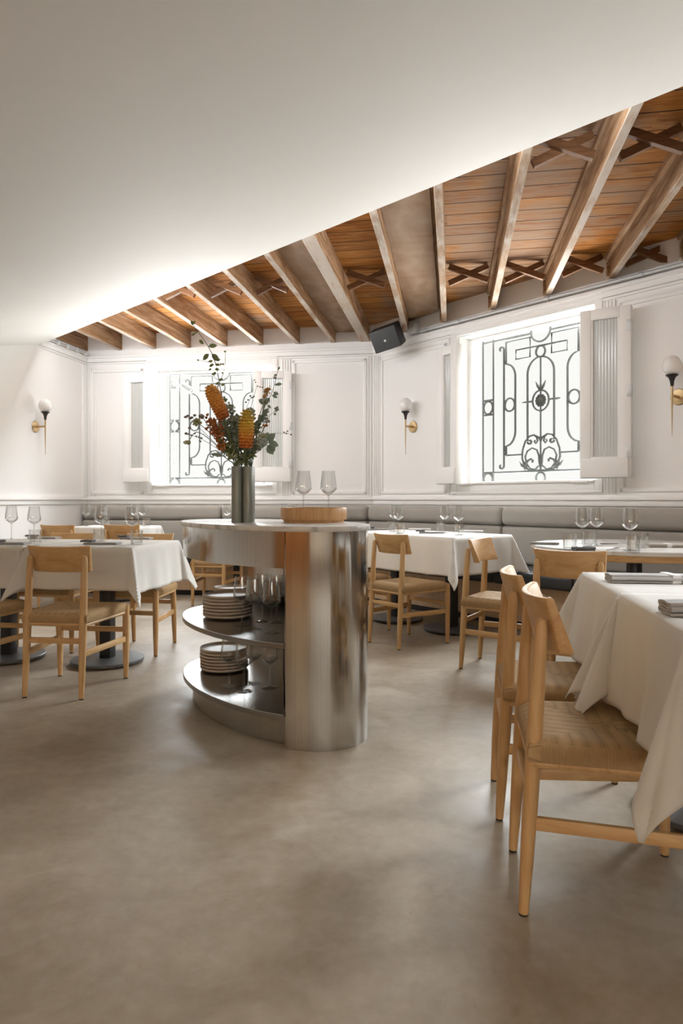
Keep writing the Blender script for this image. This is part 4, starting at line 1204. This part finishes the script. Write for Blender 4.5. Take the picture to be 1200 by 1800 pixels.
# ------------------------------------------------------------------ speaker, conduit, box, corner track, spotlight
Y = 7.0
e = thing('loudspeaker', 'black loudspeaker tilted down in the corner under the joists', 'loudspeaker', ((676-600)/F*Y, Y, H+(HZ-597)*Y/F))
e.rotation_euler = Euler((R(26), R(-12), R(-27)), 'XYZ'); e.scale = (1.1, 1.0, 1.12)
MB().box((0, .105, 0), (.27, .19, .205), bev=.012, seg=2).build('case', M_SPK, e)
MB().box((0, .004, 0), (.262, .014, .197), bev=.006).build('mesh_front', M_SPKG, e)
MB().lathe([(0, 0), (.011, 0), (.011, .003), (0, .003)], 16, Matrix.Translation((.0, -.003, -.01)) @ Matrix.Rotation(PI/2, 4, 'X')).build('badge', M_LOGO, e)
MB().tube([(0, .17, .02), (.01, .21, .03), (.03, .24, .05)], .014, 10).build('bracket', M_BLACK, e)
pts = []
for px in (741, 800, 900, 1000, 1100, 1180):
    p = on_wall(NR, DR, px) - NR*.03; pts.append((p.x, p.y, 2.798))
p = CR + WR*4.9 - NR*.03; pts.append((p.x, p.y, 2.798))
e = thing('electrical_conduit', 'galvanised conduit running along the top of the right wall', 'conduit')
MB().tube(pts, .016, 12).build('pipe', M_GALV, e)
for px in (752, 808, 965, 1130):
    p = on_wall(NR, DR, px) - NR*.03
    o = MB().tube([tuple(Vector((p.x, p.y, 2.798)) - Vector((WR.x, WR.y, 0))*.02), tuple(Vector((p.x, p.y, 2.798)) + Vector((WR.x, WR.y, 0))*.02)], .021, 12).build('coupling', M_GALV, e)
p = on_wall(NR, DR, 732) - NR*.045
e = thing('junction_box', 'grey electrical box beside the black speaker at the start of the conduit', 'electrical box', (p.x, p.y, 2.84), frame2(WR))
MB().box((0, 0, 0), (.11, .085, .11), bev=.006).build('box_body', M_GALV, e)
MB().box((0, -.046, 0), (.10, .006, .10), bev=.003).build('cover', M_GALV, e)
# metal cable clips at the top of the left wall
tl = (CL-L2).length
e = thing('cable_track', 'bright metal cable track at the top of the left wall in the corner', 'cable track', (L2.x, L2.y, 0), rj)
mb = MB(); mb.tube([(tl-.95, -.04, 2.78), (tl-.05, -.04, 2.78)], .012, 10); mb.tube([(tl-.95, -.07, 2.765), (tl-.1, -.07, 2.765)], .008, 8)
mb.build('pipe', M_GALV, e)
mb = MB()
for k in range(5): mb.box((tl-.9+k*.19, -.045, 2.775), (.035, .085, .05), bev=.005)
mb.build('clip', M_GALV, e)
p = CL + PB*(W1T[0]+.16) + NB*.26
e = thing('spotlight', 'silver spotlight on an arm at the top left of the far window', 'spotlight', (p.x, p.y, 2.44), frame2(PB))
MB().box((0, 0, 0), (.075, .06, .11), bev=.004).build('mounting_box', M_GALV, e)
MB().tube([(.03, 0, 0), (.12, 0, -.005)], .014, 10).build('arm', M_GALV, e)
mb = MB(); mb.lathe([(0, -.07), (.03, -.07), (.038, -.05), (.038, .07), (.034, .07), (.03, .05), (0, .05)], 24, Matrix.Translation((.165, 0, -.04)) @ Matrix.Rotation(R(125), 4, 'Y')); mb.build('lamp_head', M_GALV, e)
MB().tube([(0, 0, -.05), (0, 0, -1.2)], .006, 8).build('cable', M_GALV, e)

# ------------------------------------------------------------------ vase and flowers
VS = V2(-.478, 3.30); VH = .272
e = thing('vase', 'grey-green vase of joined upright tubes on the marble top', 'vase', (VS.x, VS.y, ZT))
TRD = .0265
tubes = [(-.027, -.0), (.027, -.0), (-.024, .056), (.026, .056)]
for (x, y) in tubes:
    MB().lathe([(0, 0), (TRD-.001, 0), (TRD, .002), (TRD, VH-.002), (TRD-.001, VH), (TRD-.004, VH), (TRD-.004, .01), (0, .01)], 32, Matrix.Translation((x, y, 0))).build('tube', M_VASE, e)
MB().box((0, .028, .04+(VH-.05)/2), (.02, .03, VH-.05)).build('web', M_VASE, e, smooth=False)
MOUTH = Vector((VS.x, VS.y, ZT+VH))
def fp(px, py, dy=0.0):    # a point in the bouquet, dy metres behind the vase axis
    Y = VS.y+.028+dy; return Vector(((px-600)/F*Y, Y, H+(HZ-py)*Y/F))
tube_i = [0]
def root():
    x, y = tubes[tube_i[0] % 4]; tube_i[0] += 1
    a = random.uniform(0, 6.28)
    return Vector((VS.x+x+.010*math.cos(a), VS.y+y+.010*math.sin(a), ZT+.012)), Vector((VS.x+x+.012*math.cos(a), VS.y+y+.012*math.sin(a), ZT+VH))
def curve(pts, n=8):    # Catmull-Rom
    P = [pts[0]*2-pts[1]] + list(pts) + [pts[-1]*2-pts[-2]]; out = []
    for i in range(1, len(P)-2):
        for k in range(n):
            t = k/n; a, b, c, d = P[i-1], P[i], P[i+1], P[i+2]
            out.append(.5*((2*b)+(-a+c)*t+(2*a-5*b+4*c-d)*t*t+(-a+3*b-3*c+d)*t**3))
    out.append(P[-2]); return out
def stem_thing(name, label, cat, tip, via=None, r0=.0035, r1=.002, m=None, group=None):
    a, b = root()
    e = thing(name, label, cat, tuple(a), 0, group)
    pts = [a, b]
    pts += [Vector(v) for v in (via or [])] + [Vector(tip)]
    c = curve(pts, 6)
    MB().tube([p-a for p in c], [r0+(r1-r0)*i/(len(c)-1) for i in range(len(c))], 8).build('stem', m or M_STEM, e)
    return e, a, c
def bract_cone(name, height, rad, m, parent, base, axis):
    mb = MB(); nr = 13
    for j in range(nr):
        t = (j+.5)/nr; z = t*height
        r = rad*(.70+.62*t-.56*t*t) if t < .7 else rad*.86*math.sqrt(max(.08, 1-((t-.7)/.31)**2))
        k = max(6, int(2*PI*r/.0165))
        for i in range(k):
            a = (i+.5*(j % 2))/k*2*PI
            rot = Euler((0, R(-38), 0)).to_matrix().to_4x4()
            M = Matrix.Rotation(a, 4, 'Z') @ Matrix.Translation((r*.92, 0, z)) @ rot
            g = bmesh.ops.create_icosphere(mb.bm, subdivisions=1, radius=1)
            bmesh.ops.transform(mb.bm, matrix=M @ Matrix.Diagonal((.0085, .0098, .0042, 1)), verts=g['verts'])
    mb.lathe([(0, 0), (rad*.5, .002), (rad*.76, height*.3), (rad*.74, height*.65), (rad*.4, height*.92), (0, height*.99)], 20)
    o = mb.build(name, m, parent, angle=80)
    o.location = base; o.rotation_euler = Vector(axis).to_track_quat('Z', 'Y').to_euler()
    return o
# two cone-shaped ginger flowers
b0 = fp(432, 788, -.07); t0 = fp(434, 725, -.09)
e, a, c = stem_thing('ginger_flower', 'yellow and red cone shaped flower standing upright at the front of the vase', 'flower', b0+Vector((0, 0, .01)), [fp(428, 812, -.04)], .006, .007)
bract_cone('bloom', .185, .042, M_GING_Y, e, b0-a, t0-b0)
b0 = fp(394, 736, -.06); t0 = fp(372, 688, -.05)
e, a, c = stem_thing('ginger_flower', 'orange cone shaped flower leaning left, the higher of the two cones', 'flower', b0+(t0-b0)*.1, [fp(415, 800, -.02)], .006, .006)
bract_cone('bloom', .178, .039, M_GING_O, e, b0-a, t0-b0)
# rust plume
e, a, c = stem_thing('amaranth_plume', 'rust red feathery plume left of the yellow cone flower', 'flower', fp(376, 752, -.03), [fp(402, 800, 0)])
mb = MB()
for i in range(230):
    u = random.random(); base = fp(392, 790, -.03).lerp(fp(372, 738, -.03), u)
    d = Vector((random.gauss(0, 1), random.gauss(0, 1), random.gauss(.25, .8))).normalized()
    p = base + d*random.uniform(.005, .046 if u > .25 else .025)
    mb.blob(p-a, [random.uniform(.0035, .0085)]*3, 1)
mb.build('plume', M_RUST, e)
# tall leafy branch
e, a, c = stem_thing('leafy_branch', 'tall thin branch with small green leaves reaching up to the joists', 'branch', fp(337, 568, .02), [fp(425, 800, .02), fp(393, 708, .03), fp(379, 640, .03), fp(365, 608, .02), fp(347, 582, .02)], .003, .0012, M_TWIG)
mb = MB()
for (px, py, dx, dz, ln) in ((366, 609, 14, -4, .045), (372, 622, 13, 12, .05), (367, 622, -13, 10, .045), (343, 585, -6, 6, .024), (350, 597, 8, 8, .03), (376, 640, -12, 5, .03), (378, 640, 12, 4, .03), (374, 634, -10, 3, .024), (372, 648, -12, 2, .022), (381, 655, -13, 3, .03), (384, 668, 14, -3, .024),
      (388, 678, 10, -5, .024), (377, 648, 12, 2, .026), (339, 572, -3, -10, .025), (338, 571, 4, -9, .028), (386, 672, -12, 6, .024), (392, 700, 10, 6, .025), (347, 583, -9, 3, .02)):
    b = fp(px, py, .025); d = Vector((dx, random.uniform(-6, 6), -dz))
    MB().leaf(b-a, d, ln, ln*.58, (0, -1, .3)).build('leaf', M_LEAFB, e)
mb = MB()
cc = curve([fp(385, 674, .03), fp(394, 650, .02), fp(396, 622, .02), fp(397, 616, .02)], 5); mb.tube([p-a for p in cc], .0011, 6)
for q in ((388, 640), (392, 640), (395, 618), (391, 655), (385, 632), (348, 633)): mb.blob(fp(q[0], q[1], .02)-a, (.006, .006, .005), 1)
mb.tube([fp(374, 638, .02)-a, fp(348, 633, .02)-a], .0008, 5); mb.build('side_twig', M_LEAFB, e)
# right leafy branch
e, a, c = stem_thing('leafy_branch', 'thin leafy branch rising right of the yellow cone, before the right shutter', 'branch', fp(489, 648, .03), [fp(440, 800, .02), fp(462, 722, .03), fp(478, 690, .03)], .0026, .001, M_TWIG)
mb = MB()
for (px, py, dx, dz, ln) in ((486, 667, -8, -8, .022), (483, 677, 9, -5, .022), (485, 676, 14, -3, .03), (480, 690, 10, 2, .03), (478, 694, 12, 6, .03), (474, 702, -9, -3, .022), (489, 650, 3, -10, .02), (487, 660, -10, -3, .02), (470, 712, 9, 8, .024)):
    b = fp(px, py, .03); MB().leaf(b-a, Vector((dx, random.uniform(-5, 5), -dz)), ln, ln*.6, (0, -1, .3)).build('leaf', M_LEAFA, e)
# tan spike
e, a, c = stem_thing('flower_spike', 'tan fuzzy flower spike at the upper right of the bouquet', 'flower', fp(470, 682, .02), [fp(445, 790, .02), fp(462, 722, .02)])
mb = MB()
for i in range(80):
    u = random.random(); b = fp(464, 700, .02).lerp(fp(472, 680, .02), u)
    mb.blob(b-a+Vector([random.gauss(0, .005) for _ in range(3)]), [random.uniform(.003, .005)]*3, 1)
mb.build('spike', M_TAN, e)
# grey-green heads
def head(label, q, rad, n, size, m, dyq=0.0, via=None, squash=.6, name='thistle_flower', cat='flower', stemm=None):
    tip = fp(q[0], q[1], dyq)
    e, a, c = stem_thing(name, label, cat, tip, via or [fp(425+(q[0]-425)*.45, 822-(822-q[1])*.45, dyq*.6)], .0026, .0018, stemm)
    mb = MB()
    for i in range(n):
        d = Vector((random.gauss(0, 1), random.gauss(0, 1), random.gauss(0, squash)+.2)).normalized()
        mb.blob(tip-a+Vector((d.x*rad, d.y*rad, d.z*rad*squash))*random.uniform(.55, 1), [size*random.uniform(.7, 1.2)]*3, 1)
    mb.build('bloom', m, e); return e
head('grey green clustered head below the tan spike', (464, 706), .028, 70, .0055, M_GREYL, .02)
head('large round grey green head right of the yellow cone', (458, 778), .034, 110, .006, M_GREYL, -.04, squash=.9)
head('pale green seed head hanging at the far left of the bouquet', (329, 778), .016, 26, .006, M_SEED, .0, [fp(398, 800), fp(350, 760)])
head('pale green seed cluster at the left of the bouquet', (346, 742), .020, 40, .006, M_SEED, .0, [fp(398, 792), fp(368, 760)], 1.0)
head('white lacy flower at the right of the bouquet', (462, 766), .020, 44, .005, M_SEED, -.03)
head('small grey mauve bud sprig left of the orange cone', (355, 732), .018, 18, .006, M_BUD, .0, [fp(405, 800), fp(372, 758)])
head('grey mauve thistle bud at the right of the bouquet', (470, 741), .011, 22, .005, M_BUD, -.02)
head('grey leafy tuft between the two cone flowers', (404, 716), .024, 44, .006, M_GREYL, .03)
head('green tuft behind the yellow cone', (440, 728), .03, 60, .006, M_GREYL, .07, squash=1.1)
head('grey green tuft at the centre of the bouquet', (413, 745), .03, 90, .0062, M_GREYL, .0, squash=1.4)
head('small rust red bud cluster at the right of the bouquet', (466, 748), .012, 16, .0045, M_RUST, -.03)
# leafy sprays
def spray(label, tips, m, leaf=.04, n=26, spread=.03, dyq=0.0, name='eucalyptus_sprig', w_=.55):
    tip = fp(tips[0], tips[1], dyq)
    e, a, c = stem_thing(name, label, 'foliage', tip, [fp(425+(tips[0]-425)*.5, 815-(815-tips[1])*.5, dyq*.6)], .0028, .0015)
    mb = MB(); m0 = 10
    for i in range(n):
        p = c[m0 + int((len(c)-m0)*i/n)] if len(c) > m0 else c[-1]
        d = Vector((random.gauss(0, 1), random.gauss(0, 1), random.gauss(.5, .6)))
        mb.leaf(p-a, d, leaf*random.uniform(.6, 1.1), leaf*w_*random.uniform(.7, 1.1), (random.gauss(0, .4), -1, .4))
    mb.build('foliage', m, e); return e
spray('sage green leafy sprig filling the centre left of the bouquet', (398, 745), M_LEAFA, .045, 34, dyq=.02)
spray('sage green leafy sprig filling the middle of the bouquet', (418, 735), M_LEAFA, .05, 36, dyq=.03)
spray('sage green leafy sprig filling the right of the bouquet', (450, 748), M_LEAFA, .05, 36, dyq=.02)
spray('low grey green sprig at the lower right of the bouquet', (452, 785), M_GREYL, .045, 30, dyq=-.02)
spray('olive sprig at the lower left of the bouquet', (394, 785), M_LEAFB, .04, 26, dyq=-.02)
spray('thin olive grass sprig beside the rust plume', (386, 772), M_LEAFB, .03, 24, dyq=-.04, w_=.25, name='grass_sprig')
spray('bushy grey green sprig behind the rust plume', (388, 752), M_GREYL, .034, 44, dyq=.03)
spray('feathery green sprig rising between the two cone flowers', (407, 722), M_LEAFA, .034, 44, dyq=.0, w_=.35)
spray('dense sage sprig at the right below the tan spike', (463, 728), M_LEAFA, .036, 40, dyq=.04)
spray('fine olive sprig low at the front right of the vase', (446, 800), M_LEAFB, .03, 26, dyq=-.05, w_=.3, name='grass_sprig')
spray('fine pale grass sprig low at the front left of the vase', (404, 800), M_SEED, .03, 22, dyq=-.05, w_=.2, name='grass_sprig')
e, a, c = stem_thing('broad_leaf_stem', 'stem with broad dark leaves at the right edge of the bouquet', 'foliage', fp(478, 772, -.02), [fp(445, 800, -.01)])
mb = MB()
for (px, py, dx, dz, ln) in ((468, 775, 12, -10, .055), (472, 778, 14, 4, .05), (470, 782, 8, 14, .055), (466, 772, 4, -12, .04), (474, 782, 12, 14, .04)):
    MB().leaf(fp(px, py, -.02)-a, Vector((dx, random.uniform(-4, 4), -dz)), ln, ln*.75, (0, -1, .3)).build('leaf', M_LEAFA, e)
e, a, c = stem_thing('broad_leaf_stem', 'single broad green leaf low at the left of the bouquet', 'foliage', fp(390, 800, -.03), [fp(412, 815, -.02)])
MB().leaf(fp(392, 802, -.03)-a, Vector((-20, 0, 6)), .062, .022, (0, -1, .6)).build('leaf', M_LEAFA, e)
def twig(label, pts, buds, m=M_LEAFA, bs=.005):
    e, a, c = stem_thing('bud_twig', label, 'twig', fp(*pts[-1]), [fp(*q) for q in pts[:-1]], .002, .0008)
    for q in buds: MB().blob(fp(*q)-a, (bs*1.3, bs, bs), 1).build('bud', m, e)
twig('thin twig with buds reaching left below the seed cluster', [(405, 805), (360, 775), (330, 763)], [(330, 763), (336, 765), (342, 762), (350, 768), (352, 776), (354, 770), (345, 767)])
twig('thin twig with round buds at the far left of the bouquet', [(402, 800), (350, 752), (328, 733)], [(326, 733), (330, 731), (335, 735), (327, 762), (333, 752), (337, 734), (342, 730)], M_BUD, .007)
twig('thin horizontal twig reaching right across the right shutter', [(440, 800), (470, 765), (508, 762)], [(499, 760), (505, 758), (511, 764), (503, 762)], M_LEAFA, .0045)
twig('fine curved twig with leaf buds right of the tan spike', [(440, 800), (466, 740), (485, 722)], [(485, 722), (487, 716), (483, 728), (488, 720), (484, 718)], M_LEAFA, .006)
twig('fine twig with dark specks left of the tan spike', [(432, 800), (438, 730), (452, 676)], [(449, 672), (453, 679), (457, 680), (461, 681), (447, 668)], M_LEAFB, .0035)
twig('fine twig with dark specks above the yellow cone', [(425, 800), (430, 730), (441, 698)], [(436, 703), (443, 699), (440, 696), (432, 707), (446, 697)], M_LEAFB, .0045)
twig('fine twig with small buds beside the orange cone tip', [(420, 800), (400, 720), (396, 700)], [(394, 698), (398, 702), (396, 705), (402, 708), (405, 712)], M_LEAFB, .005)
